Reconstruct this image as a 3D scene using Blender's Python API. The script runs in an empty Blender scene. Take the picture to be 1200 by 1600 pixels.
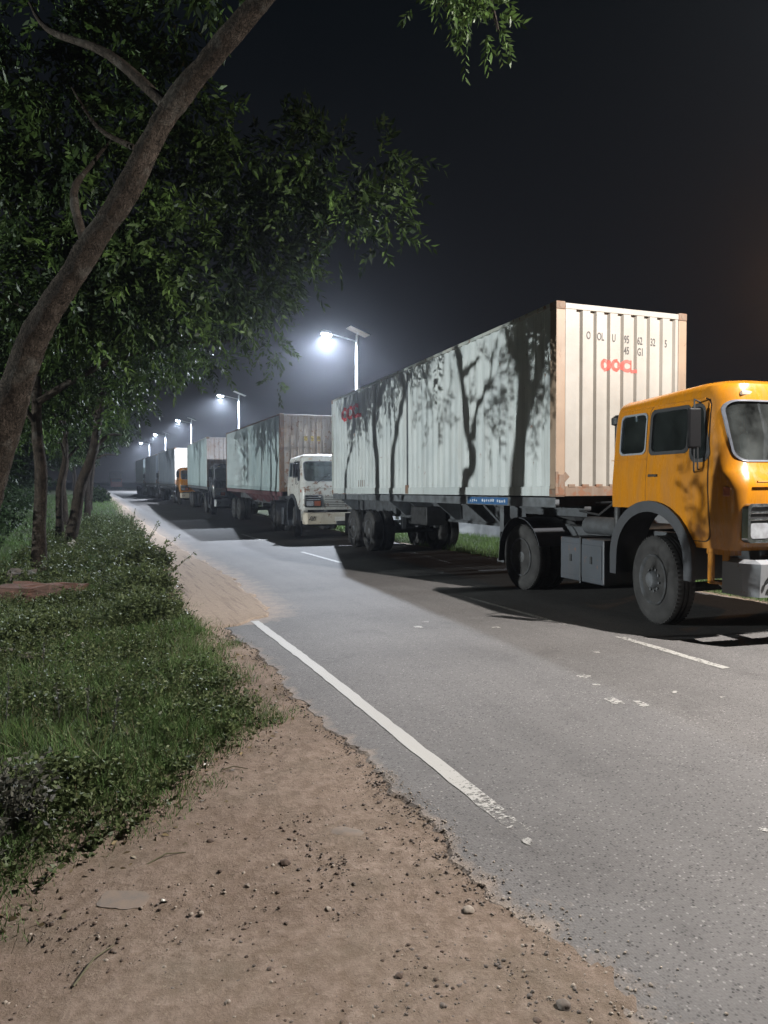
import bpy, bmesh, math, random
import numpy as np
from mathutils import Vector, Matrix, noise as mnoise

random.seed(7)
rng = np.random.default_rng(11)
scene = bpy.context.scene
C = scene.collection
R = math.radians

# ------------------------------------------------------------------ camera
cam_d = bpy.data.cameras.new('camera')
cam = bpy.data.objects.new('camera', cam_d)
C.objects.link(cam)
cam.location = (0, 0, 1.75)
cam.rotation_euler = (R(90) - 0.0444, 0, -0.413)
cam_d.sensor_fit = 'HORIZONTAL'
cam_d.sensor_width = 36.0
cam_d.lens = 36.0 * 1085.2 / 1200.0
cam_d.clip_start = 0.05
cam_d.clip_end = 2000
scene.camera = cam

# ------------------------------------------------------------------ night sky
world = bpy.data.worlds.new('World')
scene.world = world
world.use_nodes = True
wn = world.node_tree
wn.nodes.clear()
w_out = wn.nodes.new('ShaderNodeOutputWorld')
w_bg = wn.nodes.new('ShaderNodeBackground')
w_tc = wn.nodes.new('ShaderNodeTexCoord')
w_sep = wn.nodes.new('ShaderNodeSeparateXYZ')
w_ramp = wn.nodes.new('ShaderNodeValToRGB')
wn.links.new(w_tc.outputs['Generated'], w_sep.inputs[0])
wn.links.new(w_sep.outputs['Z'], w_ramp.inputs[0])
wn.links.new(w_ramp.outputs[0], w_bg.inputs[0])
wn.links.new(w_bg.outputs[0], w_out.inputs[0])
cr = w_ramp.color_ramp
cr.elements[0].position = 0.0
cr.elements[0].color = (0.0120, 0.0120, 0.0140, 1)
cr.elements[1].position = 0.62
cr.elements[1].color = (0.0014, 0.0028, 0.0042, 1)
e = cr.elements.new(0.25)
e.color = (0.0075, 0.0082, 0.0105, 1)
w_bg.inputs[1].default_value = 1.0

# ------------------------------------------------------------------ exposure / colour
scene.view_settings.view_transform = 'Standard'
scene.view_settings.look = 'None'
scene.view_settings.gamma = 1
scene.view_settings.exposure = 0
scene.view_settings.use_curve_mapping = False
scene.cycles.use_denoising = True
scene.cycles.max_bounces = 6
scene.cycles.diffuse_bounces = 2
scene.cycles.glossy_bounces = 3
scene.cycles.transmission_bounces = 5
scene.cycles.volume_bounces = 0
scene.cycles.transparent_max_bounces = 12
scene.cycles.caustics_reflective = False
scene.cycles.caustics_refractive = False
scene.cycles.sample_clamp_indirect = 3.0

LAMP_POWER = 14500.0
LAMP_COLORS = [(1.0, 0.955, 0.91), (0.80, 0.88, 1.0), (0.80, 0.88, 1.0), (0.80, 0.88, 1.0), (0.8, 0.88, 1.0), (0.8, 0.88, 1.0)]
LAMP_SCALE = [0.76, 1.0, 1.0, 1.0, 1.0, 1.0]
FLOOD_POWER = 27000.0
HAZE_DENSITY = 0.0009

# ================================================================== materials
MATS = {}

def new_mat(name):
    m = bpy.data.materials.new(name)
    m.use_nodes = True
    nt = m.node_tree
    b = nt.nodes['Principled BSDF']
    MATS[name] = m
    return m, nt, b

def coords(nt, stretch=(1, 1, 1), kind='Object'):
    tc = nt.nodes.new('ShaderNodeTexCoord')
    mp = nt.nodes.new('ShaderNodeMapping')
    mp.inputs['Scale'].default_value = stretch
    nt.links.new(tc.outputs[kind], mp.inputs[0])
    return mp.outputs[0]

def noise(nt, vec, scale, detail=4, rough=0.55, out='Fac'):
    n = nt.nodes.new('ShaderNodeTexNoise')
    n.inputs['Scale'].default_value = scale
    n.inputs['Detail'].default_value = detail
    n.inputs['Roughness'].default_value = rough
    nt.links.new(vec, n.inputs['Vector'])
    return n.outputs[out]

def ramp(nt, fac, stops, interp='LINEAR'):
    r = nt.nodes.new('ShaderNodeValToRGB')
    r.color_ramp.interpolation = interp
    el = r.color_ramp.elements
    while len(el) < len(stops):
        el.new(0.5)
    for k, (p, c) in enumerate(stops):
        el[k].position = p
        if not isinstance(c, (tuple, list)):
            c = (c, c, c)
        el[k].color = (c[0], c[1], c[2], 1)
    nt.links.new(fac, r.inputs[0])
    return r.outputs[0]

def mix(nt, fac, a, b, mode='MIX'):
    m = nt.nodes.new('ShaderNodeMix')
    m.data_type = 'RGBA'
    m.blend_type = mode
    for sock, v in ((m.inputs[0], fac), (m.inputs[6], a), (m.inputs[7], b)):
        if hasattr(v, 'is_linked') or hasattr(v, 'links'):
            nt.links.new(v, sock)
        elif isinstance(v, (tuple, list)):
            sock.default_value = (v[0], v[1], v[2], 1)
        else:
            sock.default_value = v
    return m.outputs[2]

def math_node(nt, op, a, b=0.5, clamp=False):
    m = nt.nodes.new('ShaderNodeMath')
    m.operation = op
    m.use_clamp = clamp
    for sock, v in ((m.inputs[0], a), (m.inputs[1], b)):
        if hasattr(v, 'links'):
            nt.links.new(v, sock)
        else:
            sock.default_value = v
    return m.outputs[0]

def bump(nt, bsdf, height, strength=0.3, dist=0.01):
    b = nt.nodes.new('ShaderNodeBump')
    b.inputs['Strength'].default_value = strength
    b.inputs['Distance'].default_value = dist
    nt.links.new(height, b.inputs['Height'])
    nt.links.new(b.outputs[0], bsdf.inputs['Normal'])

def simple(name, c1, c2=None, scale=6, rough=0.6, metal=0.0, bmp=0.15, dist=0.004, stretch=(1, 1, 1), lo=0.35, hi=0.65, coat=0.0):
    m, nt, b = new_mat(name)
    v = coords(nt, stretch)
    n = noise(nt, v, scale, 5)
    c2 = c2 or tuple(x * 0.75 for x in c1)
    col = ramp(nt, n, [(lo, c1), (hi, c2)])
    nt.links.new(col, b.inputs['Base Color'])
    rr = ramp(nt, n, [(0.3, max(0.04, rough - 0.08)), (0.7, min(1, rough + 0.1))])
    nt.links.new(rr, b.inputs['Roughness'])
    b.inputs['Metallic'].default_value = metal
    b.inputs['Coat Weight'].default_value = coat
    n2 = noise(nt, v, scale * 9, 4)
    bump(nt, b, n2, bmp, dist)
    return m

def rusty_paint(name, paint, paint2, rust=(0.16, 0.07, 0.035), amount=0.60, streak=0.5, rough=0.55, grime=(0.22, 0.21, 0.19)):
    """old paint: broad fading, vertical dirt streaks, rust spots"""
    m, nt, b = new_mat(name)
    v = coords(nt)
    vs = coords(nt, (3.0, 3.0, 0.22))
    big = noise(nt, v, 0.9, 4)
    base = ramp(nt, big, [(0.35, paint), (0.68, paint2)])
    st = noise(nt, vs, 3.2, 6, 0.65)
    stf = ramp(nt, st, [(0.50, 0.0), (0.80, streak)])
    base = mix(nt, stf, base, grime)
    sp = noise(nt, v, 5.5, 8, 0.7)
    spf = ramp(nt, sp, [(amount, 0.0), (amount + 0.05, 0.9)])
    base = mix(nt, spf, base, rust)
    fine = noise(nt, v, 34, 5, 0.7)
    ff = ramp(nt, fine, [(0.62, 0.0), (0.72, 0.45)])
    base = mix(nt, ff, base, (rust[0] * 1.2, rust[1] * 1.2, rust[2] * 1.2))
    nt.links.new(base, b.inputs['Base Color'])
    b.inputs['Roughness'].default_value = rough
    bump(nt, b, noise(nt, v, 2.2, 5), 0.5, 0.02)
    return m

def glossy_paint(name, c, dirt=(0.2, 0.15, 0.09), rough=0.22, amount=0.6, coat=0.35):
    m, nt, b = new_mat(name)
    v = coords(nt)
    vs = coords(nt, (4, 4, 0.6))
    n = noise(nt, v, 2.5, 6, 0.6)
    col = ramp(nt, n, [(0.3, c), (0.75, tuple(x * 0.86 for x in c))])
    d = noise(nt, vs, 2.2, 8, 0.7)
    df = ramp(nt, d, [(amount - 0.1, 0.0), (amount + 0.25, 0.45)])
    col = mix(nt, df, col, dirt)
    nt.links.new(col, b.inputs['Base Color'])
    rr = ramp(nt, d, [(0.4, rough), (0.75, rough + 0.25)])
    nt.links.new(rr, b.inputs['Roughness'])
    b.inputs['Coat Weight'].default_value = coat
    b.inputs['Coat Roughness'].default_value = 0.08
    bump(nt, b, noise(nt, v, 3.5, 2), 0.12, 0.02)
    return m

def emit_mat(name, col, strength):
    m = bpy.data.materials.new(name)
    m.use_nodes = True
    nt = m.node_tree
    nt.nodes.clear()
    o = nt.nodes.new('ShaderNodeOutputMaterial')
    e = nt.nodes.new('ShaderNodeEmission')
    e.inputs[0].default_value = (*col, 1)
    e.inputs[1].default_value = strength
    nt.links.new(e.outputs[0], o.inputs[0])
    return m

def leaf_mat(name, dark, light, spec=0.12, trans=0.3):
    m, nt, b = new_mat(name)
    at = nt.nodes.new('ShaderNodeAttribute')
    at.attribute_name = 'tint'
    col = ramp(nt, at.outputs['Fac'], [(0.0, dark), (0.75, light), (1.0, tuple(min(1, x * 1.5) for x in light))])
    nt.links.new(col, b.inputs['Base Color'])
    b.inputs['Roughness'].default_value = 0.5
    b.inputs['Specular IOR Level'].default_value = spec
    tr = nt.nodes.new('ShaderNodeBsdfTranslucent')
    nt.links.new(col, tr.inputs[0])
    ms = nt.nodes.new('ShaderNodeMixShader')
    ms.inputs[0].default_value = trans
    nt.links.new(b.outputs[0], ms.inputs[1])
    nt.links.new(tr.outputs[0], ms.inputs[2])
    nt.links.new(ms.outputs[0], nt.nodes['Material Output'].inputs[0])
    return m

def glass_mat(name, tint=(0.60, 0.66, 0.66), rough=0.02, alpha=0.55):
    m = bpy.data.materials.new(name)
    m.use_nodes = True
    nt = m.node_tree
    nt.nodes.clear()
    o = nt.nodes.new('ShaderNodeOutputMaterial')
    t = nt.nodes.new('ShaderNodeBsdfTransparent')
    t.inputs[0].default_value = (*tint, 1)
    g = nt.nodes.new('ShaderNodeBsdfGlossy')
    g.inputs['Roughness'].default_value = rough
    g.inputs[0].default_value = (0.9, 0.95, 1, 1)
    d = nt.nodes.new('ShaderNodeBsdfDiffuse')
    d.inputs[0].default_value = (0.16, 0.175, 0.17, 1)
    f = nt.nodes.new('ShaderNodeFresnel')
    f.inputs[0].default_value = 1.5
    m1 = nt.nodes.new('ShaderNodeMixShader')
    m2 = nt.nodes.new('ShaderNodeMixShader')
    v = coords(nt)
    dust = ramp(nt, noise(nt, v, 3.0, 5), [(0.3, 0.02), (0.75, alpha * 0.25)])  # pale film: dust on side glass, painted-in reflection on the windscreen
    nt.links.new(dust, m2.inputs[0])
    nt.links.new(f.outputs[0], m1.inputs[0])
    nt.links.new(t.outputs[0], m1.inputs[1])
    nt.links.new(g.outputs[0], m1.inputs[2])
    nt.links.new(m1.outputs[0], m2.inputs[1])
    nt.links.new(d.outputs[0], m2.inputs[2])
    nt.links.new(m2.outputs[0], o.inputs[0])
    return m

# --- asphalt
def asphalt():
    m, nt, b = new_mat('asphalt')
    v = coords(nt)
    big = noise(nt, v, 0.45, 5, 0.6)
    base = ramp(nt, big, [(0.3, (0.082, 0.078, 0.076)), (0.7, (0.122, 0.115, 0.112))])
    vl = coords(nt, (1.3, 0.10, 1))
    lanes = ramp(nt, noise(nt, vl, 1.6, 4), [(0.35, 0.0), (0.7, 0.35)])
    base = mix(nt, lanes, base, (0.145, 0.137, 0.133))
    st_ = ramp(nt, noise(nt, v, 1.7, 6, 0.7), [(0.56, 0.0), (0.70, 0.55)])
    base = mix(nt, st_, base, (0.070, 0.066, 0.064))
    vo = nt.nodes.new('ShaderNodeTexVoronoi')
    vo.inputs['Scale'].default_value = 78
    vo.inputs['Randomness'].default_value = 1
    nt.links.new(v, vo.inputs['Vector'])
    sepc = nt.nodes.new('ShaderNodeSeparateColor')
    nt.links.new(vo.outputs['Color'], sepc.inputs[0])
    agg = ramp(nt, sepc.outputs[0], [(0.0, 0.30), (0.22, 0.75), (0.55, 1.0), (0.88, 1.08), (0.95, 1.45), (1.0, 2.0)])
    near = ramp(nt, vo.outputs['Distance'], [(0.30, 1.0), (0.60, 0.0)])
    stone = mix(nt, near, (1, 1, 1), agg)
    base = mix(nt, 1.0, base, stone, 'MULTIPLY')
    vo2 = nt.nodes.new('ShaderNodeTexVoronoi')
    vo2.inputs['Scale'].default_value = 38
    nt.links.new(v, vo2.inputs['Vector'])
    sep2 = nt.nodes.new('ShaderNodeSeparateColor')
    nt.links.new(vo2.outputs['Color'], sep2.inputs[0])
    pick = math_node(nt, 'GREATER_THAN', sep2.outputs[1], 0.925)
    nearer = math_node(nt, 'LESS_THAN', vo2.outputs['Distance'], 0.24)
    fl = math_node(nt, 'MULTIPLY', pick, nearer)
    patch = ramp(nt, noise(nt, v, 0.9, 3), [(0.45, 0.25), (0.65, 1.0)])
    fl = math_node(nt, 'MULTIPLY', fl, patch)
    base = mix(nt, fl, base, (0.22, 0.21, 0.195))
    at = nt.nodes.new('ShaderNodeAttribute')
    at.attribute_name = 'dust'
    dn = noise(nt, v, 5, 6, 0.7)
    dd = math_node(nt, 'ADD', at.outputs['Fac'], math_node(nt, 'MULTIPLY', math_node(nt, 'SUBTRACT', dn, 0.5), 0.9))
    ddf = ramp(nt, dd, [(0.35, 0.0), (0.75, 0.9)])
    base = mix(nt, ddf, base, (0.245, 0.192, 0.152))
    nt.links.new(base, b.inputs['Base Color'])
    b.inputs['Roughness'].default_value = 0.80
    b.inputs['Specular IOR Level'].default_value = 0.26
    h = math_node(nt, 'MULTIPLY', vo.outputs['Distance'], -1.0)
    h = math_node(nt, 'ADD', h, math_node(nt, 'MULTIPLY', noise(nt, v, 200, 3), 0.7))
    bump(nt, b, h, 0.5, 0.004)
    return m

def soil():
    m, nt, b = new_mat('soil')
    v = coords(nt)
    n1 = noise(nt, v, 1.1, 7, 0.6)
    dirt = ramp(nt, n1, [(0.25, (0.148, 0.108, 0.085)), (0.5, (0.200, 0.153, 0.124)), (0.78, (0.255, 0.202, 0.167))])
    n2 = noise(nt, v, 14, 8, 0.75)
    dirt = mix(nt, ramp(nt, n2, [(0.42, 0.75), (0.62, 0.0)]), dirt, (0.120, 0.088, 0.064))
    n5 = noise(nt, v, 46, 5, 0.7)
    dirt = mix(nt, ramp(nt, n5, [(0.60, 0.0), (0.70, 0.5)]), dirt, (0.30, 0.25, 0.20))
    n3 = noise(nt, v, 2.3, 5, 0.6)
    dirt = mix(nt, ramp(nt, n3, [(0.5, 0.0), (0.7, 0.55)]), dirt, (0.105, 0.085, 0.062))
    at = nt.nodes.new('ShaderNodeAttribute')
    at.attribute_name = 'sand'
    dirt = mix(nt, at.outputs['Fac'], dirt, ramp(nt, n2, [(0.3, (0.25, 0.195, 0.152)), (0.7, (0.33, 0.262, 0.207))]))
    ruts = noise(nt, coords(nt, (7, 0.35, 1)), 1.6, 5, 0.6)
    rf = math_node(nt, 'MULTIPLY', ramp(nt, ruts, [(0.52, 0.0), (0.66, 0.65)]), at.outputs['Fac'])
    dirt = mix(nt, rf, dirt, (0.14, 0.105, 0.085))
    at2 = nt.nodes.new('ShaderNodeAttribute')
    at2.attribute_name = 'veg'
    vg = math_node(nt, 'ADD', math_node(nt, 'MULTIPLY', at2.outputs['Fac'], 0.85), math_node(nt, 'MULTIPLY', math_node(nt, 'SUBTRACT', n2, 0.5), 1.1))
    gcol = ramp(nt, noise(nt, v, 9, 6, 0.7), [(0.35, (0.020, 0.030, 0.012)), (0.65, (0.055, 0.065, 0.028))])
    dirt = mix(nt, ramp(nt, vg, [(0.4, 0.0), (0.7, 1.0)]), dirt, gcol)
    nt.links.new(dirt, b.inputs['Base Color'])
    b.inputs['Roughness'].default_value = 0.95
    b.inputs['Specular IOR Level'].default_value = 0.15
    hh = math_node(nt, 'ADD', n2, math_node(nt, 'MULTIPLY', n5, 0.5))
    bump(nt, b, hh, 0.7, 0.02)
    return m

def paint_mark(name, amount):
    m, nt, b = new_mat(name)
    v = coords(nt)
    b.inputs['Base Color'].default_value = (0.29, 0.28, 0.26, 1)
    b.inputs['Roughness'].default_value = 0.7
    at = nt.nodes.new('ShaderNodeAttribute')
    at.attribute_name = 'wear'
    n1 = noise(nt, v, 26, 6, 0.8)
    n3 = noise(nt, coords(nt, (18, 60, 1)), 1.0, 5, 0.7)
    w = math_node(nt, 'ADD', math_node(nt, 'ADD', math_node(nt, 'MULTIPLY', n1, 0.5), math_node(nt, 'MULTIPLY', n3, 0.5)), at.outputs['Fac'])
    f = ramp(nt, w, [(amount, 1.0), (amount + 0.06, 0.0)])
    t = nt.nodes.new('ShaderNodeBsdfTransparent')
    ms = nt.nodes.new('ShaderNodeMixShader')
    nt.links.new(f, ms.inputs[0])
    nt.links.new(t.outputs[0], ms.inputs[1])
    nt.links.new(b.outputs[0], ms.inputs[2])
    nt.links.new(ms.outputs[0], nt.nodes['Material Output'].inputs[0])
    return m

def spray(name, c, thr=0.62):
    """flat sprayed or stencilled lettering, worn through in spots"""
    m, nt, b = new_mat(name)
    v = coords(nt)
    b.inputs['Base Color'].default_value = (*c, 1)
    b.inputs['Roughness'].default_value = 0.6
    f = ramp(nt, noise(nt, v, 9, 6, 0.7), [(thr - 0.14, 1.0), (thr + 0.1, 0.25)])
    t = nt.nodes.new('ShaderNodeBsdfTransparent')
    ms = nt.nodes.new('ShaderNodeMixShader')
    nt.links.new(f, ms.inputs[0])
    nt.links.new(t.outputs[0], ms.inputs[1])
    nt.links.new(b.outputs[0], ms.inputs[2])
    nt.links.new(ms.outputs[0], nt.nodes['Material Output'].inputs[0])
    return m

def bark():
    m, nt, b = new_mat('bark')
    v = coords(nt, (1, 1, 0.5))
    n = noise(nt, v, 13, 9, 0.72)
    vo = nt.nodes.new('ShaderNodeTexVoronoi')
    vo.feature = 'DISTANCE_TO_EDGE'
    vo.inputs['Scale'].default_value = 17
    wob = nt.nodes.new('ShaderNodeVectorMath')
    wob.operation = 'ADD'
    nz_ = nt.nodes.new('ShaderNodeTexNoise')
    nz_.inputs['Scale'].default_value = 7
    nz_.inputs['Detail'].default_value = 5
    nt.links.new(v, nz_.inputs['Vector'])
    nt.links.new(v, wob.inputs[0])
    nt.links.new(nz_.outputs['Color'], wob.inputs[1])
    nt.links.new(wob.outputs[0], vo.inputs['Vector'])
    crack = ramp(nt, vo.outputs['Distance'], [(0.0, 0.0), (0.10, 1.0)])
    col = ramp(nt, n, [(0.30, (0.016, 0.012, 0.009)), (0.52, (0.040, 0.031, 0.024)), (0.74, (0.075, 0.059, 0.048))])
    col = mix(nt, crack, tuple((0.010, 0.008, 0.006)), col)
    lich = ramp(nt, noise(nt, coords(nt), 3.1, 7, 0.65), [(0.54, 0.0), (0.66, 0.6)])
    col = mix(nt, lich, col, (0.085, 0.080, 0.070))
    nt.links.new(col, b.inputs['Base Color'])
    b.inputs['Roughness'].default_value = 0.95
    b.inputs['Specular IOR Level'].default_value = 0.1
    bump(nt, b, math_node(nt, 'ADD', n, math_node(nt, 'MULTIPLY', crack, 0.5)), 1.0, 0.03)
    return m

M_road = asphalt()
M_soil = soil()
M_line = paint_mark('road_paint', 0.66)
M_line_worn = paint_mark('worn_road_paint', 0.52)
M_bark = bark()
M_leaf = leaf_mat('tree_leaf', (0.006, 0.013, 0.005), (0.043, 0.072, 0.018))
M_leaf_far = leaf_mat('far_leaf', (0.008, 0.016, 0.007), (0.022, 0.038, 0.014))
M_grass = leaf_mat('grass_blade', (0.032, 0.060, 0.018), (0.092, 0.150, 0.048), 0.2, 0.2)
M_weed = leaf_mat('weed_leaf', (0.022, 0.034, 0.013), (0.078, 0.098, 0.038), 0.2, 0.2)
M_weed_grey = leaf_mat('grey_weed_leaf', (0.036, 0.036, 0.030), (0.080, 0.078, 0.062), 0.2, 0.2)
M_stem = simple('weed_stem', (0.10, 0.09, 0.05), rough=0.9)
M_dead = leaf_mat('dead_leaf', (0.05, 0.036, 0.020), (0.13, 0.100, 0.055), 0.2, 0.1)
M_side = rusty_paint('container_side_paint', (0.440, 0.465, 0.455), (0.340, 0.370, 0.370), amount=0.635, streak=0.70)
M_front = rusty_paint('container_end_paint', (0.290, 0.270, 0.240), (0.225, 0.205, 0.178), amount=0.70, streak=0.35)
M_post = rusty_paint('container_post_paint', (0.265, 0.185, 0.125), (0.185, 0.130, 0.090), rust=(0.12, 0.06, 0.03), amount=0.60, streak=0.4)
M_rail = rusty_paint('container_rail_paint', (0.34, 0.37, 0.35), (0.28, 0.27, 0.23), amount=0.56, streak=0.6)
M_rust = rusty_paint('rusty_casting', (0.17, 0.115, 0.080), (0.10, 0.065, 0.045), amount=0.52, streak=0.5, rough=0.8)
M_side2 = rusty_paint('second_side_paint', (0.33, 0.40, 0.40), (0.26, 0.33, 0.34), amount=0.62, streak=0.5)
M_end2 = rusty_paint('second_end_paint', (0.33, 0.31, 0.29), (0.24, 0.20, 0.17), amount=0.565, streak=0.9, grime=(0.26, 0.15, 0.09))
M_side3 = rusty_paint('third_side_paint', (0.30, 0.38, 0.39), (0.24, 0.31, 0.32), amount=0.64, streak=0.5)
M_side4 = rusty_paint('fourth_side_paint', (0.20, 0.23, 0.27), (0.15, 0.18, 0.22), amount=0.66, streak=0.5)
M_white = rusty_paint('white_end_paint', (0.42, 0.40, 0.365), (0.36, 0.345, 0.32), amount=0.76, streak=0.2)
M_yellow = glossy_paint('yellow_cab_paint', (0.49, 0.185, 0.008), dirt=(0.16, 0.075, 0.020), rough=0.22, amount=0.47, coat=0.45)
M_whitecab = rusty_paint('white_cab_paint', (0.52, 0.52, 0.50), (0.40, 0.39, 0.36), amount=0.55, streak=0.7, rough=0.4)
M_darkcab = glossy_paint('dark_cab_paint', (0.045, 0.05, 0.06), dirt=(0.08, 0.07, 0.06))
M_maroon = rusty_paint('maroon_chassis_paint', (0.11, 0.040, 0.045), (0.07, 0.028, 0.032), amount=0.6)
M_redcab = glossy_paint('red_truck_paint', (0.28, 0.04, 0.03))
M_chassis = simple('chassis_grey', (0.060, 0.065, 0.072), (0.035, 0.036, 0.038), 5, 0.7)
M_siderail = simple('trailer_rail_grey', (0.105, 0.115, 0.125), (0.055, 0.057, 0.06), 4, 0.65)
M_dark = simple('black_steel', (0.022, 0.022, 0.024), (0.012, 0.012, 0.012), 8, 0.6)
M_black = simple('black_plastic', (0.007, 0.007, 0.008), rough=0.6)
MATS['black_plastic'].node_tree.nodes['Principled BSDF'].inputs['Specular IOR Level'].default_value = 0.1
M_rubber = simple('dusty_rubber', (0.034, 0.032, 0.031), (0.018, 0.017, 0.017), 5, 0.85, bmp=0.3)
M_fender = simple('grey_fender_rubber', (0.034, 0.037, 0.044), (0.022, 0.023, 0.027), 4, 0.5)
M_rim = simple('dusty_rim', (0.105, 0.110, 0.120), (0.060, 0.058, 0.056), 9, 0.7, metal=0.2)
M_tank = rusty_paint('battery_box_paint', (0.055, 0.064, 0.078), (0.034, 0.038, 0.044), amount=0.60, streak=0.6, rough=0.5, grime=(0.07, 0.06, 0.055))
M_chrome = simple('chrome', (0.70, 0.70, 0.70), (0.5, 0.5, 0.5), 20, 0.18, metal=1.0, bmp=0.03)
M_gap = simple('panel_gap', (0.035, 0.018, 0.006), rough=0.9)
M_gasket = simple('window_rubber', (0.020, 0.020, 0.022), rough=0.5)
M_alu = simple('window_trim', (0.36, 0.38, 0.42), (0.26, 0.27, 0.3), 12, 0.4, metal=0.6)
M_trim = simple('windscreen_trim', (0.16, 0.17, 0.20), (0.10, 0.105, 0.12), 12, 0.4)
M_glass = glass_mat('cab_glass', alpha=0.3)
M_screen = glass_mat('windscreen_glass', alpha=1.3)  # strong grey film stands in for light reflected by the glass
M_lampglass = simple('headlamp_glass', (0.42, 0.44, 0.46), (0.3, 0.3, 0.32), 14, 0.12, metal=0.3)
M_amber = simple('amber_lamp', (0.30, 0.085, 0.035), (0.22, 0.06, 0.03), 10, 0.3)
M_clear = simple('clearance_lamp', (0.55, 0.42, 0.30), rough=0.35)
M_bumper = rusty_paint('bumper_grey', (0.24, 0.25, 0.265), (0.18, 0.185, 0.195), amount=0.63, streak=0.4, rough=0.45)
M_whitebump = rusty_paint('white_bumper', (0.55, 0.53, 0.47), (0.42, 0.36, 0.28), amount=0.6)
M_seat = simple('seat_cloth', (0.16, 0.15, 0.15), (0.08, 0.075, 0.075), 8, 0.9)
M_dash = simple('dashboard', (0.14, 0.13, 0.12), (0.09, 0.085, 0.08), 8, 0.7)
M_redcloth = simple('red_cloth', (0.50, 0.05, 0.05), (0.35, 0.03, 0.03), 8, 0.8)
M_paper = simple('paper', (0.62, 0.60, 0.56), (0.5, 0.48, 0.44), 8, 0.8)
M_bluesign = simple('blue_sign', (0.03, 0.10, 0.24), (0.025, 0.08, 0.18), 8, 0.4)
M_signwhite = spray('sign_lettering', (0.50, 0.52, 0.55))
M_red = spray('red_lettering', (0.52, 0.03, 0.03), 0.80)
M_red_faded = spray('faded_red_lettering', (0.50, 0.075, 0.055), 0.56)
M_black_st = spray('black_lettering', (0.05, 0.043, 0.040), 0.62)
M_yellow_st = spray('yellow_lettering', (0.52, 0.40, 0.12), 0.50)
M_pole = simple('galvanised_pole', (0.40, 0.41, 0.42), (0.32, 0.33, 0.35), 6, 0.45, metal=0.15)
M_solar = simple('solar_panel', (0.02, 0.03, 0.06), rough=0.2)
M_solar_under = simple('solar_backing', (0.42, 0.43, 0.45), rough=0.5)
M_housing = simple('lamp_housing', (0.35, 0.36, 0.38), rough=0.4, metal=0.3)
M_wall = simple('plaster_wall', (0.19, 0.195, 0.20), (0.12, 0.125, 0.125), 1.3, 0.9, bmp=0.5, dist=0.02)
M_brick = simple('old_brick', (0.120, 0.052, 0.034), (0.065, 0.036, 0.026), 5, 0.92, bmp=0.6, dist=0.02)
M_concrete = simple('old_concrete', (0.15, 0.135, 0.12), (0.09, 0.080, 0.07), 5, 0.92, bmp=0.5, dist=0.02)
M_stone_a = simple('dark_gravel', (0.120, 0.098, 0.082), (0.070, 0.055, 0.046), 30, 0.9)
M_stone_b = simple('pale_gravel', (0.26, 0.22, 0.18), (0.16, 0.13, 0.105), 30, 0.9)
M_clod = simple('clod', (0.075, 0.050, 0.036), (0.045, 0.030, 0.022), 20, 0.95)
M_litter = simple('white_litter', (0.62, 0.60, 0.55), (0.45, 0.43, 0.38), 12, 0.8)
M_greypatch = simple('grey_slab', (0.125, 0.106, 0.092), (0.175, 0.135, 0.106), 14, 0.95)

# ================================================================== helpers
def put(name, me, material=None, parent=None, kind=None, label=None, cat=None, group=None, smooth=False, world_mesh=False):
    o = bpy.data.objects.new(name, me)
    C.objects.link(o)
    if material is not None:
        me.materials.clear()
        me.materials.append(material)
    if parent is not None:
        o.parent = parent
        if world_mesh:
            me.transform(Matrix.Translation(-parent.location))
    if smooth:
        me.polygons.foreach_set('use_smooth', [True] * len(me.polygons))
        try:
            me.set_sharp_from_angle(angle=R(38))
        except Exception:
            pass
    tag(o, label, cat, group, kind)
    return o

def tag(o, label=None, cat=None, group=None, kind=None):
    for k, v in (('label', label), ('category', cat), ('group', group), ('kind', kind)):
        if v:
            o[k] = v
    return o

def thing(name, label, cat, loc=(0, 0, 0), rot=(0, 0, 0), group=None):
    o = bpy.data.objects.new(name, None)
    o.empty_display_size = 0.2
    C.objects.link(o)
    o.location = loc
    o.rotation_euler = rot
    return tag(o, label, cat, group)

def copy_tree(o, parent=None):
    c = o.copy()
    C.objects.link(c)
    c.parent = parent
    for ch in list(o.children):
        copy_tree(ch, c)
    return c

def remat(o, table):
    """give a copied thing its own paint: mesh copied only where a material changes"""
    for ch in [o] + list(o.children_recursive):
        if ch.type == 'MESH' and ch.data.materials:
            m = ch.data.materials[0]
            if m.name in table:
                ch.data = ch.data.copy()
                ch.data.materials[0] = table[m.name]

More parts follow.
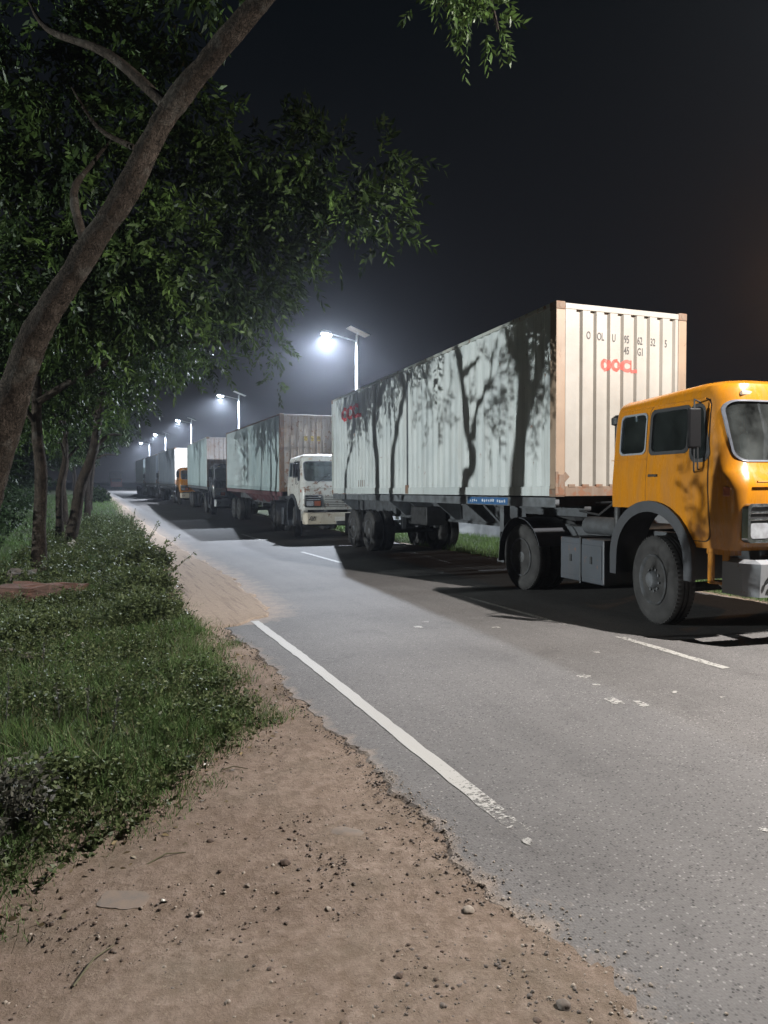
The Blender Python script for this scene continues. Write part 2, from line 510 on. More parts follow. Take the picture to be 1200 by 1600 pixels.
class MB:
    def __init__(s):
        s.bm = bmesh.new()

    def box(s, x0, x1, y0, y1, z0, z1, bev=0.0):
        r = bmesh.ops.create_cube(s.bm, size=1)
        vs = r['verts']
        M = Matrix.Translation(((x0 + x1) / 2, (y0 + y1) / 2, (z0 + z1) / 2)) @ Matrix.Diagonal((x1 - x0, y1 - y0, z1 - z0, 1))
        bmesh.ops.transform(s.bm, matrix=M, verts=vs)
        if bev:
            es = list({e for v in vs for e in v.link_edges})
            bmesh.ops.bevel(s.bm, geom=es, offset=bev, segments=2, profile=0.5, affect='EDGES')
        return s

    def obox(s, c, size, rot=(0, 0, 0), bev=0.0):
        r = bmesh.ops.create_cube(s.bm, size=1)
        vs = r['verts']
        bmesh.ops.transform(s.bm, matrix=Matrix.Diagonal((*size, 1)), verts=vs)
        if bev:
            es = list({e for v in vs for e in v.link_edges})
            g = bmesh.ops.bevel(s.bm, geom=es, offset=bev, segments=2, profile=0.5, affect='EDGES')
            vs = list({v for f in g['faces'] for v in f.verts} | {v for v in vs if v.is_valid})
        from mathutils import Euler
        bmesh.ops.transform(s.bm, matrix=Matrix.Translation(c) @ Euler(rot).to_matrix().to_4x4(), verts=vs)
        return s

    def tube(s, pts, r, seg=8, caps=True):
        rr = r if isinstance(r, (list, tuple)) else [r] * len(pts)
        pts = [Vector(p) for p in pts]
        rings = []
        prev = None
        for i, p in enumerate(pts):
            d = (pts[min(i + 1, len(pts) - 1)] - pts[max(i - 1, 0)]).normalized()
            if prev is None:
                up = Vector((0, 0, 1)) if abs(d.z) < 0.9 else Vector((1, 0, 0))
                a = d.cross(up).normalized()
            else:
                a = (prev - d * prev.dot(d)).normalized()
            prev = a
            b = d.cross(a)
            rings.append([s.bm.verts.new(p + (a * math.cos(2 * math.pi * k / seg) + b * math.sin(2 * math.pi * k / seg)) * rr[i]) for k in range(seg)])
        for i in range(len(rings) - 1):
            for k in range(seg):
                s.bm.faces.new((rings[i][k], rings[i][(k + 1) % seg], rings[i + 1][(k + 1) % seg], rings[i + 1][k]))
        if caps:
            s.bm.faces.new(rings[0][::-1])
            s.bm.faces.new(rings[-1])
        return s

    def lathe(s, prof, seg=32, axis='X', c=(0, 0, 0)):
        """prof: (along axis, radius)"""
        c = Vector(c)
        rings = []
        for (a, r) in prof:
            ring = []
            for k in range(seg):
                t = 2 * math.pi * k / seg
                if axis == 'X':
                    p = Vector((a, r * math.cos(t), r * math.sin(t)))
                elif axis == 'Y':
                    p = Vector((r * math.cos(t), a, r * math.sin(t)))
                else:
                    p = Vector((r * math.cos(t), r * math.sin(t), a))
                ring.append(s.bm.verts.new(c + p))
            rings.append(ring)
        for i in range(len(rings) - 1):
            for k in range(seg):
                s.bm.faces.new((rings[i][k], rings[i][(k + 1) % seg], rings[i + 1][(k + 1) % seg], rings[i + 1][k]))
        s.bm.faces.new(rings[0][::-1])
        s.bm.faces.new(rings[-1])
        return s

    def prism(s, poly, axis, a0, a1):
        """poly: 2D points; axis 'X': (y,z) polygon extruded along x; 'Y': (x,z) polygon along y; 'Z': (x,y)"""
        def P(u, v, a):
            return {'X': (a, u, v), 'Y': (u, a, v), 'Z': (u, v, a)}[axis]
        v0 = [s.bm.verts.new(P(u, v, a0)) for u, v in poly]
        v1 = [s.bm.verts.new(P(u, v, a1)) for u, v in poly]
        n = len(poly)
        for k in range(n):
            s.bm.faces.new((v0[k], v0[(k + 1) % n], v1[(k + 1) % n], v1[k]))
        s.bm.faces.new(v0[::-1])
        s.bm.faces.new(v1)
        return s

    def mesh(s, name='part'):
        bmesh.ops.recalc_face_normals(s.bm, faces=s.bm.faces)
        me = bpy.data.meshes.new(name)
        s.bm.to_mesh(me)
        s.bm.free()
        return me

def quads_mesh(name, V, tint=None, nper=4):
    """V: (n, nper, 3) array of separate faces"""
    n = V.shape[0]
    me = bpy.data.meshes.new(name)
    me.vertices.add(n * nper)
    me.vertices.foreach_set('co', V.reshape(-1).astype(np.float32))
    me.loops.add(n * nper)
    me.loops.foreach_set('vertex_index', np.arange(n * nper, dtype=np.int32))
    me.polygons.add(n)
    me.polygons.foreach_set('loop_start', np.arange(0, n * nper, nper, dtype=np.int32))
    me.polygons.foreach_set('loop_total', np.full(n, nper, dtype=np.int32))
    if tint is not None:
        a = me.attributes.new('tint', 'FLOAT', 'POINT')
        a.data.foreach_set('value', np.repeat(tint, nper).astype(np.float32))
    me.update(calc_edges=True)
    return me

def unit(v):
    return v / (np.linalg.norm(v, axis=-1, keepdims=True) + 1e-9)

def leaf_quads(base, d, length, width, up=None):
    """kite-shaped folded leaves at base pointing along d"""
    n = len(base)
    r = unit(rng.normal(size=(n, 3)))
    side = unit(np.cross(d, r))
    nrm = np.cross(side, d)
    L = length[:, None]
    W = width[:, None]
    a = base
    b = base + d * L * 0.42 + side * W * 0.5 + nrm * W * 0.12
    c = base + d * L - nrm * L * 0.12
    e = base + d * L * 0.42 - side * W * 0.5 + nrm * W * 0.12
    return np.stack([a, b, c, e], 1)

def smooth_path(pts, radii, n=6):
    P = [Vector(p) for p in pts]
    out, rr = [], []
    for i in range(len(P) - 1):
        p0, p1, p2, p3 = P[max(i - 1, 0)], P[i], P[i + 1], P[min(i + 2, len(P) - 1)]
        for k in range(n):
            t = k / n
            out.append(0.5 * ((2 * p1) + (p2 - p0) * t + (2 * p0 - 5 * p1 + 4 * p2 - p3) * t * t + (3 * p1 - p0 - 3 * p2 + p3) * t ** 3))
            rr.append(radii[i] * (1 - t) + radii[i + 1] * t)
    out.append(P[-1])
    rr.append(radii[-1])
    return out, rr

# ================================================================== terrain
KY = [-60, 0, 4, 6, 8.4, 14, 20, 26, 36, 60, 100, 200, 900]
KZ = [0, 0, 0.015, 0.026, 0.0, -0.07, -0.145, -0.165, -0.13, 0.0, 0.06, 0.10, 0.1]

def zprof(y):
    return np.interp(y, KY, KZ)

def pav_edge(y):
    """left broken edge of the asphalt"""
    y = np.asarray(y, float)
    return 1.60 + 0.035 * np.sin(y * 2.1) + 0.022 * np.sin(y * 6.3 + 1) + 0.014 * np.sin(y * 17.0 + 2) + 0.008 * np.sin(y * 41.0)

def grass_edge(y):
    return np.interp(y, [0, 2.0, 2.6, 3.05, 3.6, 4.3, 4.86, 5.9, 8.4, 12, 15, 26, 52, 90], [-2.4, -1.4, -0.75, -0.34, 0.22, 0.76, 1.22, 1.24, 1.40, 1.50, 1.62, 2.05, 2.7, 3.2])

def sand_edge(y):
    return np.interp(y, [0, 8.1, 8.35, 8.8, 9.4, 10.5, 13.8, 18, 30, 60, 100], [-9, -9, 1.75, 2.20, 2.36, 2.45, 2.59, 2.58, 2.66, 3.1, 3.3])

def build_ground():
    xs = np.concatenate([np.array([-600, -300, -150, -80, -50, -35, -25, -18, -13, -10, -8, -6.5, -5.4, -4.5, -3.8, -3.2]),
                         np.arange(-2.8, 0.0, 0.06), np.arange(0.0, 2.95, 0.03), np.array([3.2, 4, 6, 8, 8.6, 9, 9.4, 9.8, 10.2, 10.6, 11, 11.5, 12, 13, 15, 18, 25, 40, 60, 100, 200, 400, 700])])
    ys = np.concatenate([np.array([-400, -200, -80, -40, -20, -10, -5, -2, -1, 0, 0.5]), np.arange(0.9, 9.2, 0.035), np.arange(9.2, 20, 0.12),
                         np.arange(20, 60, 0.8), np.arange(60, 120, 4), np.array([130, 150, 180, 220, 300, 450, 700, 900])])
    X, Y = np.meshgrid(xs, ys)
    n = X.size
    Z = zprof(Y).copy()
    pe, ge, se = pav_edge(Y), grass_edge(Y), sand_edge(Y)
    nz = np.array([mnoise.fractal(Vector((x * 2.3, y * 2.3, 0)), 1.0, 2.0, 5) if (-3 < x < 3 and 0.5 < y < 22) else 0.0 for x, y in zip(X.ravel(), Y.ravel())]).reshape(X.shape)
    nf = np.array([mnoise.fractal(Vector((x * 11, y * 11, 3)), 1.0, 2.0, 3) if (-2 < x < 2.2 and 0.8 < y < 9.3) else 0.0 for x, y in zip(X.ravel(), Y.ravel())]).reshape(X.shape)
    d = pe - X
    sh = np.clip((d - 0.02) / 1.1, 0, 1)
    base = -0.013 + 0.006 * sh + nz * 0.012 + nf * 0.005
    # the asphalt runs flush into the dirt at the bottom of the picture
    flush = np.clip((2.75 - Y) / 0.9, 0, 1)
    base = base * (1 - flush) + (0.008 + nf * 0.004 + nz * 0.005 - 0.006 * np.clip(1 - d / 0.30, 0, 1)) * flush
    veg = np.clip((ge - X - 0.12 + nz * 0.35) / 0.6, 0, 1)
    mound = np.clip((ge - X) / 0.8, 0, 1) * 0.05
    left = base + mound
    fall = np.clip((-2.5 - X) / 6, 0, 1) * -0.2
    left = left + fall
    under = -0.14
    sand_on = (X < se + 0.10 * nz + 0.03 * np.sin(Y * 2.1))
    sandh = 0.012 + np.clip((se - X) / 1.0, 0, 1) * 0.03 + nz * 0.004
    lap = np.clip((2.75 - Y) / 0.8, 0, 1) * (0.10 + 0.10 * nz + 0.05 * nf)
    zz = np.where(X < pe - 0.02 + lap, left, np.where(X < pe + 0.16 + lap, np.minimum(left, -0.005), under))
    blend = np.clip((Y - 8.0) / 0.5, 0, 1)
    sandz = np.where(sand_on, sandh + mound * 0.5, under)
    zz = np.where(Y > 8.35, np.where(X < pe - 0.3, np.maximum(left, sandz), sandz), zz)
    zz = np.where((Y > 8.0) & (Y <= 8.35) & (X < pe), left * (1 - blend) + sandh * blend, zz)
    right = X > 8.75
    rz = -0.03 + np.clip((X - 9.3) / 2.0, 0, 1) * 0.03
    zz = np.where(right, rz, zz)
    Z = Z + zz
    verts = np.stack([X, Y, Z], -1).reshape(-1, 3)
    ny, nx = X.shape
    idx = np.arange(n).reshape(ny, nx)
    f = np.stack([idx[:-1, :-1], idx[:-1, 1:], idx[1:, 1:], idx[1:, :-1]], -1).reshape(-1, 4)
    me = bpy.data.meshes.new('ground')
    me.vertices.add(n)
    me.vertices.foreach_set('co', verts.reshape(-1).astype(np.float32))
    me.loops.add(f.size)
    me.loops.foreach_set('vertex_index', f.reshape(-1).astype(np.int32))
    me.polygons.add(len(f))
    me.polygons.foreach_set('loop_start', np.arange(0, f.size, 4, dtype=np.int32))
    me.polygons.foreach_set('loop_total', np.full(len(f), 4, dtype=np.int32))
    me.polygons.foreach_set('use_smooth', np.ones(len(f), dtype=bool))
    a = me.attributes.new('veg', 'FLOAT', 'POINT')
    vv = np.where(X > 8.9, np.clip((X - 8.9) / 0.3, 0, 1), veg)
    a.data.foreach_set('value', vv.reshape(-1).astype(np.float32))
    a = me.attributes.new('sand', 'FLOAT', 'POINT')
    sd = np.clip((Y - 6.0) / 3.0, 0, 1) * np.clip(1 - veg, 0, 1)
    a.data.foreach_set('value', sd.reshape(-1).astype(np.float32))
    me.update(calc_edges=True)
    put('ground', me, M_soil, kind='structure', label='sandy dirt shoulder and grassy verge beside the road')

def build_road():
    ys = np.concatenate([np.arange(-30, 0.5, 1.0), np.arange(0.5, 9.5, 0.03), np.arange(9.5, 40, 0.5), np.arange(40, 200, 4), np.array([260, 400])])
    V, F, dust = [], [], []
    cols = [0.0, 0.10, 0.35, 0.7, 0.9, 1.1, 1.4, 1.8, 2.4, 3.2, 5.2, 6.6, 8.8]
    for j, y in enumerate(ys):
        e = float(pav_edge(y)) + random.uniform(-0.012, 0.012)
        z = float(zprof(y))
        V.append((e - 0.03, y, z - 0.022)); dust.append(0.62)
        for k, c in enumerate(cols):
            x = e + 0.0 if k == 0 else (8.9 if k == len(cols) - 1 else e + c)
            V.append((x, y, z - (0.004 if k == 0 else 0.0)))
            if y > 8:
                dd = max(0.0, 1 - (x - float(sand_edge(y))) / 0.9) if x > float(sand_edge(y)) else 1
                dust.append(0.72 * min(1, dd))
            else:
                dust.append([0.52, 0.26, 0.10, 0.03, 0, 0, 0, 0, 0, 0, 0, 0, 0.2][k] + ([0.15, 0.16, 0.10, 0.0][k] * max(0, min(1, (2.9 - y) / 1.0)) if k < 4 else 0))
        V.append((8.92, y, z - 0.08)); dust.append(0.4)
    m = len(cols) + 2
    for j in range(len(ys) - 1):
        for k in range(m - 1):
            F.append((j * m + k, j * m + k + 1, (j + 1) * m + k + 1, (j + 1) * m + k))
    me = bpy.data.meshes.new('road')
    me.from_pydata(V, [], F)
    a = me.attributes.new('dust', 'FLOAT', 'POINT')
    a.data.foreach_set('value', dust)
    put('road', me, M_road, kind='structure', label='grey asphalt road with a crumbling left edge')

def strip(name, x0, x1, ya, yb, mat_, step=0.1, wa=0.0, wb=0.0, label=None, xs=None, jag=0.006):
    ys = np.arange(ya, yb + step * 0.5, step)
    V, F, W = [], [], []
    for j, y in enumerate(ys):
        z = float(zprof(y)) + 0.004
        o = xs(y) if xs else 0
        t = (y - ya) / (yb - ya)
        for x in (x0 + o + random.uniform(-jag, jag), (x0 + x1) / 2 + o, x1 + o + random.uniform(-jag, jag)):
            V.append((x, y, z)); W.append(wa * max(0, 1 - t * 4) + wb * max(0, 1 - (1 - t) * 4))
    for j in range(len(ys) - 1):
        for k in range(2):
            F.append((j * 3 + k, j * 3 + k + 1, (j + 1) * 3 + k + 1, (j + 1) * 3 + k))
    me = bpy.data.meshes.new(name)
    me.from_pydata(V, [], F)
    a = me.attributes.new('wear', 'FLOAT', 'POINT')
    a.data.foreach_set('value', W)
    return put(name, me, mat_, kind='structure', label=label)

def splash(x, y, r, sx=1.0, sy=1.0):
    n = 14
    pts = []
    for k in range(n):
        t = 2 * math.pi * k / n
        rr = r * random.uniform(0.55, 1.1)
        pts.append((x + rr * sx * math.cos(t), y + rr * sy * math.sin(t)))
    bm = bmesh.new()
    vs = [bm.verts.new((a, b, float(zprof(b)) + 0.004)) for a, b in pts]
    bm.faces.new(vs)
    me = bpy.data.meshes.new('paint_splash')
    bm.to_mesh(me)
    bm.free()
    a = me.attributes.new('wear', 'FLOAT', 'POINT')
    a.data.foreach_set('value', [0.03] * len(me.vertices))
    return put('paint_splash', me, M_line_worn, kind='structure')

build_ground()
build_road()
strip('edge_line', 1.925, 2.030, 2.45, 8.6, M_line, wa=0.33, label='white edge line ending in broken paint')
strip('centre_line', 5.40, 5.50, 4.55, 5.95, M_line_worn, wa=-0.02, wb=0.06, label='worn white centre dash')
strip('centre_line', 5.30, 5.38, 6.6, 9.3, M_line_worn, wa=0.16, wb=0.10, label='faded centre dash beside the truck shadow')
strip('centre_line', 5.28, 5.39, 14.6, 17.6, M_line_worn, wa=-0.05, label='pale centre dash behind the first trailer')
strip('centre_line', 5.28, 5.39, 22, 25, M_line_worn, wa=-0.05)
for (x, y, r, sx, sy) in [(3.84, 4.22, 0.075, 1.0, 1.3), (3.98, 4.08, 0.06, .9, 1.4), (4.06, 4.86, 0.06, 1.2, 1), (4.0, 4.62, .035, 1, 1), (3.67, 7.35, .06, 1.1, 1.2), (4.5, 6.95, .05, 1.3, 1), (4.45, 4.2, .035, 1.2, .9),
                          (1.95, 2.72, .035, 1, 1.2), (3.1, 2.35, .03, 1.2, 1), (3.9, 7.6, .04, 1.5, 1), (4.7, 3.95, .025, 1, 1), (4.75, 5.5, .04, 1.5, 1)]:
    splash(x, y, r, sx, sy)

# ================================================================== street lamps
def make_lamp(loc, label, idx):
    t = thing('street_lamp', label, 'street lamp', loc, group='solar street lamps along the far side of the road')
    b = MB()
    b.box(-0.2, 0.2, -0.2, 0.2, 0, 0.25, 0.01)
    put('footing', b.mesh(), M_concrete, t)
    b = MB().tube([(0, 0, 0.25), (0, 0, 4.5), (0, 0, 8.0)], [0.115, 0.085, 0.055], 12)
    put('pole', b.mesh(), M_pole, t, smooth=True)
    b = MB().tube([(0, 0, 7.72), (-0.5, 0, 7.83), (-1.12, 0, 7.95)], [0.03, 0.028, 0.026], 8)
    put('arm', b.mesh(), M_pole, t, smooth=True)
    b = MB().lathe([(-0.10, 0.10), (-0.09, 0.18), (-0.02, 0.2), (0.03, 0.16), (0.05, 0.06)], 20, 'Z')
    me = b.mesh()
    me.transform(Matrix.Translation((-1.32, 0, 8.02)) @ Matrix.Rotation(R(8), 4, 'Y') @ Matrix.Diagonal((1.15, 0.8, 1, 1)))
    h = put('lamp_head', me, M_housing, t, smooth=True)
    b = MB().lathe([(-0.20, 0.05), (-0.19, 0.12), (-0.15, 0.17), (-0.10, 0.185), (-0.098, 0.185)], 20, 'Z')
    me = b.mesh()
    me.transform(Matrix.Translation((-1.32, 0, 8.02)) @ Matrix.Rotation(R(8), 4, 'Y') @ Matrix.Diagonal((1.15, 0.8, 1, 1)))
    put('lens', me, emit_mat('lit_lens', LAMP_COLORS[idx], 160.0), h)
    b = MB().obox((0.06, 0, 8.16), (0.95, 0.62, 0.035), (0, R(20), 0), 0.005)
    s = put('solar_panel', b.mesh(), M_solar, t)
    b = MB().obox((0.05, 0, 8.138), (0.90, 0.57, 0.012), (0, R(20), 0))
    b.tube([(0, 0, 7.98), (0.04, 0, 8.14)], 0.03, 8)
    put('backing', b.mesh(), M_solar_under, s)
    ld = bpy.data.lights.new('lamp_light', 'SPOT')
    ld.energy = LAMP_POWER * LAMP_SCALE[idx]
    ld.color = LAMP_COLORS[idx]
    ld.shadow_soft_size = 0.07
    ld.spot_size = R(172)
    ld.spot_blend = 0.35
    lo = bpy.data.objects.new('lamp_light', ld)
    C.objects.link(lo)
    lo.parent = t
    lo.location = (-1.33, 0, 7.76)
    return t

lamp_labels = ['white street lamp in front of the yellow truck, nearest to the camera',
               'tall lit solar street lamp rising behind the first long container',
               'lit solar street lamp above the rear of the second container',
               'lit street lamp above the third container, third lamp seen from the right',
               'small distant lit lamp above the white ended container',
               'farthest and smallest lit lamp at the end of the row']
for k in range(6):
    y = 3.86 + 23.27 * k if k else 1.5
    make_lamp((10.66 if k else 9.95, y, float(zprof(y)) - 0.03), lamp_labels[k], k)

# floodlight on the plot left of the trees: throws the tree shadows on the containers
sl = thing('sodium_lamp', 'orange sodium lamp on a tall mast just beyond the right picture edge', 'street lamp', (29.6, 19.2, 0))
put('pole', MB().tube([(0, 0, -0.2), (0, 0, 10.2)], [0.12, 0.07], 10).mesh(), M_pole, sl, smooth=True)
put('arm', MB().tube([(0, 0, 10.1), (-0.8, -0.3, 10.35)], 0.035, 8).mesh(), M_pole, sl)
put('lamp_head', MB().obox((-1.0, -0.38, 10.38), (0.6, 0.22, 0.14), (0, 0, R(20)), 0.03).mesh(), M_housing, sl)
put('lens', MB().obox((-1.0, -0.38, 10.29), (0.44, 0.16, 0.06), (0, 0, R(20)), 0.02).mesh(), emit_mat('sodium_lens', (1.0, 0.42, 0.12), 60.0), sl)
ld = bpy.data.lights.new('sodium_light', 'POINT')
ld.energy = 1100
ld.color = (1.0, 0.45, 0.15)
ld.shadow_soft_size = 0.1
lo = bpy.data.objects.new('sodium_light', ld)
C.objects.link(lo)
lo.parent = sl
lo.location = (-1.0, -0.38, 10.15)

def make_flood(loc, aim, power, label):
    f = thing('floodlight', label, 'floodlight', loc, group='low floodlights behind the roadside trees')
    put('post', MB().tube([(0, 0, 0), (0, 0, 3.1)], [0.06, 0.05], 10).mesh(), M_pole, f, smooth=True)
    h = put('lamp_head', MB().obox((0.05, 0, 3.25), (0.14, 0.40, 0.30), (0, 0, 0), 0.01).mesh(), M_housing, f)
    put('lens', MB().box(0.121, 0.125, -0.17, 0.17, 3.12, 3.38).mesh(), emit_mat('flood_lens', (0.93, 1.0, 1.0), 30.0), h)
    ld = bpy.data.lights.new('flood_light', 'SPOT')
    ld.energy = power
    ld.color = (0.93, 1.0, 1.0)
    ld.shadow_soft_size = 0.06
    ld.spot_size = R(110)
    ld.spot_blend = 0.4
    lo = bpy.data.objects.new('flood_light', ld)
    C.objects.link(lo)
    lo.parent = f
    lo.location = (0.22, 0, 3.25)
    lo.rotation_euler = Vector((0, 0, -1)).rotation_difference(Vector(aim).normalized()).to_euler()
make_flood((-19.0, 12.4, -0.9), (26.5, 6.0, 0.6), FLOOD_POWER, 'low floodlight on a short post, nearer of the two behind the trees')
make_flood((-15.0, 45.0, -0.9), (22.0, 7.0, 0.6), FLOOD_POWER * 0.55, 'low floodlight on a short post, farther of the two behind the trees')

# ================================================================== wheels
TR = 0.535
def tyre_mesh(w=0.27):
    h = w / 2
    prof = [(-h + .03, 0.30), (-h, 0.36), (-h - .012, 0.43), (-h + .01, 0.50), (-h + .045, 0.528), (-h + 0.07, TR), (-0.035, TR), (-0.03, TR - .014), (-0.018, TR - .014), (-0.013, TR),
            (0.013, TR), (0.018, TR - .014), (0.03, TR - .014), (0.035, TR), (h - .07, TR), (h - .045, 0.528), (h - .01, 0.50), (h + .012, 0.43), (h, 0.36), (h - .03, 0.30)]
    b = MB().lathe(prof, 44, 'X')
    # tread shoulder lugs
    for k in range(64):
        t = 2 * math.pi * (k + 0.5) / 64
        for sx in (-1, 1):
            cx = sx * (h - 0.062)
            b.obox((cx, (TR - 0.009) * math.cos(t), (TR - 0.009) * math.sin(t)), (0.06, 0.022, 0.016), (t - math.pi / 2, 0, 0))
    return b.mesh('tyre')

def rim_front_mesh():
    b = MB().lathe([(0.05, 0.305), (-0.125, 0.31), (-0.140, 0.30), (-0.120, 0.282), (-0.045, 0.262), (-0.030, 0.20), (-0.085, 0.165), (-0.10, 0.11), (-0.15, 0.10), (-0.17, 0.085), (-0.175, 0.02)], 36, 'X')
    for k in range(10):
        t = 2 * math.pi * k / 10
        b.lathe([(-0.125, 0.018), (-0.095, 0.018)], 6, 'X', (0, 0.135 * math.cos(t), 0.135 * math.sin(t)))
    for k in range(6):
        t = 2 * math.pi * (k + .5) / 6
        b.lathe([(-0.072, 0.03), (-0.06, 0.034)], 10, 'X', (0, 0.225 * math.cos(t), 0.225 * math.sin(t)))
    return b.mesh('rim')

def rim_rear_mesh():
    b = MB().lathe([(0.12, 0.305), (-0.125, 0.31), (-0.135, 0.30), (-0.12, 0.285), (-0.03, 0.27), (0.06, 0.24), (0.07, 0.17), (0.02, 0.15), (0.01, 0.115), (-0.09, 0.105), (-0.11, 0.08), (-0.112, 0.02)], 36, 'X')
    for k in range(10):
        t = 2 * math.pi * k / 10
        b.lathe([(0.03, 0.018), (0.06, 0.018)], 6, 'X', (0, 0.205 * math.cos(t), 0.205 * math.sin(t)))
    return b.mesh('rim')

ME_TYRE, ME_RF, ME_RR = tyre_mesh(), rim_front_mesh(), rim_rear_mesh()
for me_, m_ in ((ME_TYRE, M_rubber), (ME_RF, M_rim), (ME_RR, M_rim)):
    me_.materials.append(m_)
    me_.polygons.foreach_set('use_smooth', [True] * len(me_.polygons))
    me_.set_sharp_from_angle(angle=R(35))

def wheel(parent, x, y, z=TR, side=-1, front=False):
    o = bpy.data.objects.new('tyre', ME_TYRE)
    C.objects.link(o)
    o.parent = parent
    o.location = (x, y, z)
    o.rotation_euler = (random.uniform(0, 6.28), 0, 0)
    r = bpy.data.objects.new('rim', ME_RF if front else ME_RR)
    C.objects.link(r)
    r.parent = o
    if side > 0:
        r.rotation_euler = (0, 0, math.pi)
    return o

# ================================================================== containers
def breaks(u0, u1, pitch, prof):
    """list of (u, depth) covering u0..u1"""
    out = []
    n = int((u1 - u0) / pitch)
    m = (u1 - u0 - n * pitch) / 2
    u = u0 + m
    out.append((u0, prof[0][1]))
    for k in range(n):
        for (f, dpt) in prof:
            out.append((u + f, dpt))
        u += pitch
    out.append((u1, prof[0][1]))
    return out

def depth_at(br, u):
    return float(np.interp(u, [a for a, _ in br], [b for _, b in br]))

def corr_mesh(br, z0, z1, plane, sign=1.0, base=0.0, dent=0.0):
    """plane 'X': u along y, depth along +x*sign ; 'Y': u along x, depth along y"""
    V, F = [], []
    nz = 5
    for (u, dpt) in br:
        for j in range(nz):
            z = z0 + (z1 - z0) * j / (nz - 1)
            d = base + sign * (dpt + (dent * (0.5 + 0.5 * math.sin(u * 1.7 + z * 2.1)) * math.sin(math.pi * j / (nz - 1)) if dent else 0))
            V.append((d, u, z) if plane == 'X' else (u, d, z))
    for i in range(len(br) - 1):
        for j in range(nz - 1):
            F.append((i * nz + j, (i + 1) * nz + j, (i + 1) * nz + j + 1, i * nz + j + 1))
    me = bpy.data.meshes.new('wall')
    me.from_pydata(V, [], F)
    me.update()
    return me

def letters(body, size, mat_, parent, plane, u0, z0, br, base, flip=False, bold=0.0, sx=1.0, space=1.0, name='lettering', proud=0.004):
    cu = bpy.data.curves.new('t', 'FONT')
    cu.body = body
    cu.size = size
    cu.offset = bold
    cu.resolution_u = 3
    cu.space_character = space
    ob = bpy.data.objects.new('t', cu)
    me = bpy.data.meshes.new_from_object(ob)
    bpy.data.objects.remove(ob)
    bpy.data.curves.remove(cu)
    bm = bmesh.new()
    bm.from_mesh(me)
    bpy.data.meshes.remove(me)
    for v in bm.verts:
        v.co.x *= sx
    s = -1 if flip else 1
    for (u, _) in br:
        lx = (u - u0) * s
        bmesh.ops.bisect_plane(bm, geom=bm.verts[:] + bm.edges[:] + bm.faces[:], plane_co=(lx, 0, 0), plane_no=(1, 0, 0), dist=1e-5)
    for v in bm.verts:
        u = u0 + s * v.co.x
        d = base + depth_at(br, u) - proud
        z = z0 + v.co.y
        v.co = Vector((d, u, z)) if plane == 'X' else Vector((u, d, z))
    me = bpy.data.meshes.new(name)
    bm.to_mesh(me)
    bm.free()
    return put(name, me, mat_, parent)

SIDE_PROF = [(0.0, 0.0), (0.072, 0.0), (0.14, 0.036), (0.21, 0.036), (0.278, 0.0)]
END_PROF = [(0.0, 0.0), (0.135, 0.0), (0.162, 0.042), (0.222, 0.042), (0.249, 0.0)]
CL, CW, CH, CF = 12.192, 2.438, 2.896, 1.515

def casting_mesh():
    b = MB()
    b.box(0, 0.162, 0, 0.178, 0, 0.118, 0.012)
    b.lathe([(-0.004, 0.036), (0.004, 0.036)], 14, 'Y', (0.081, 0, 0.059))
    return b.mesh()

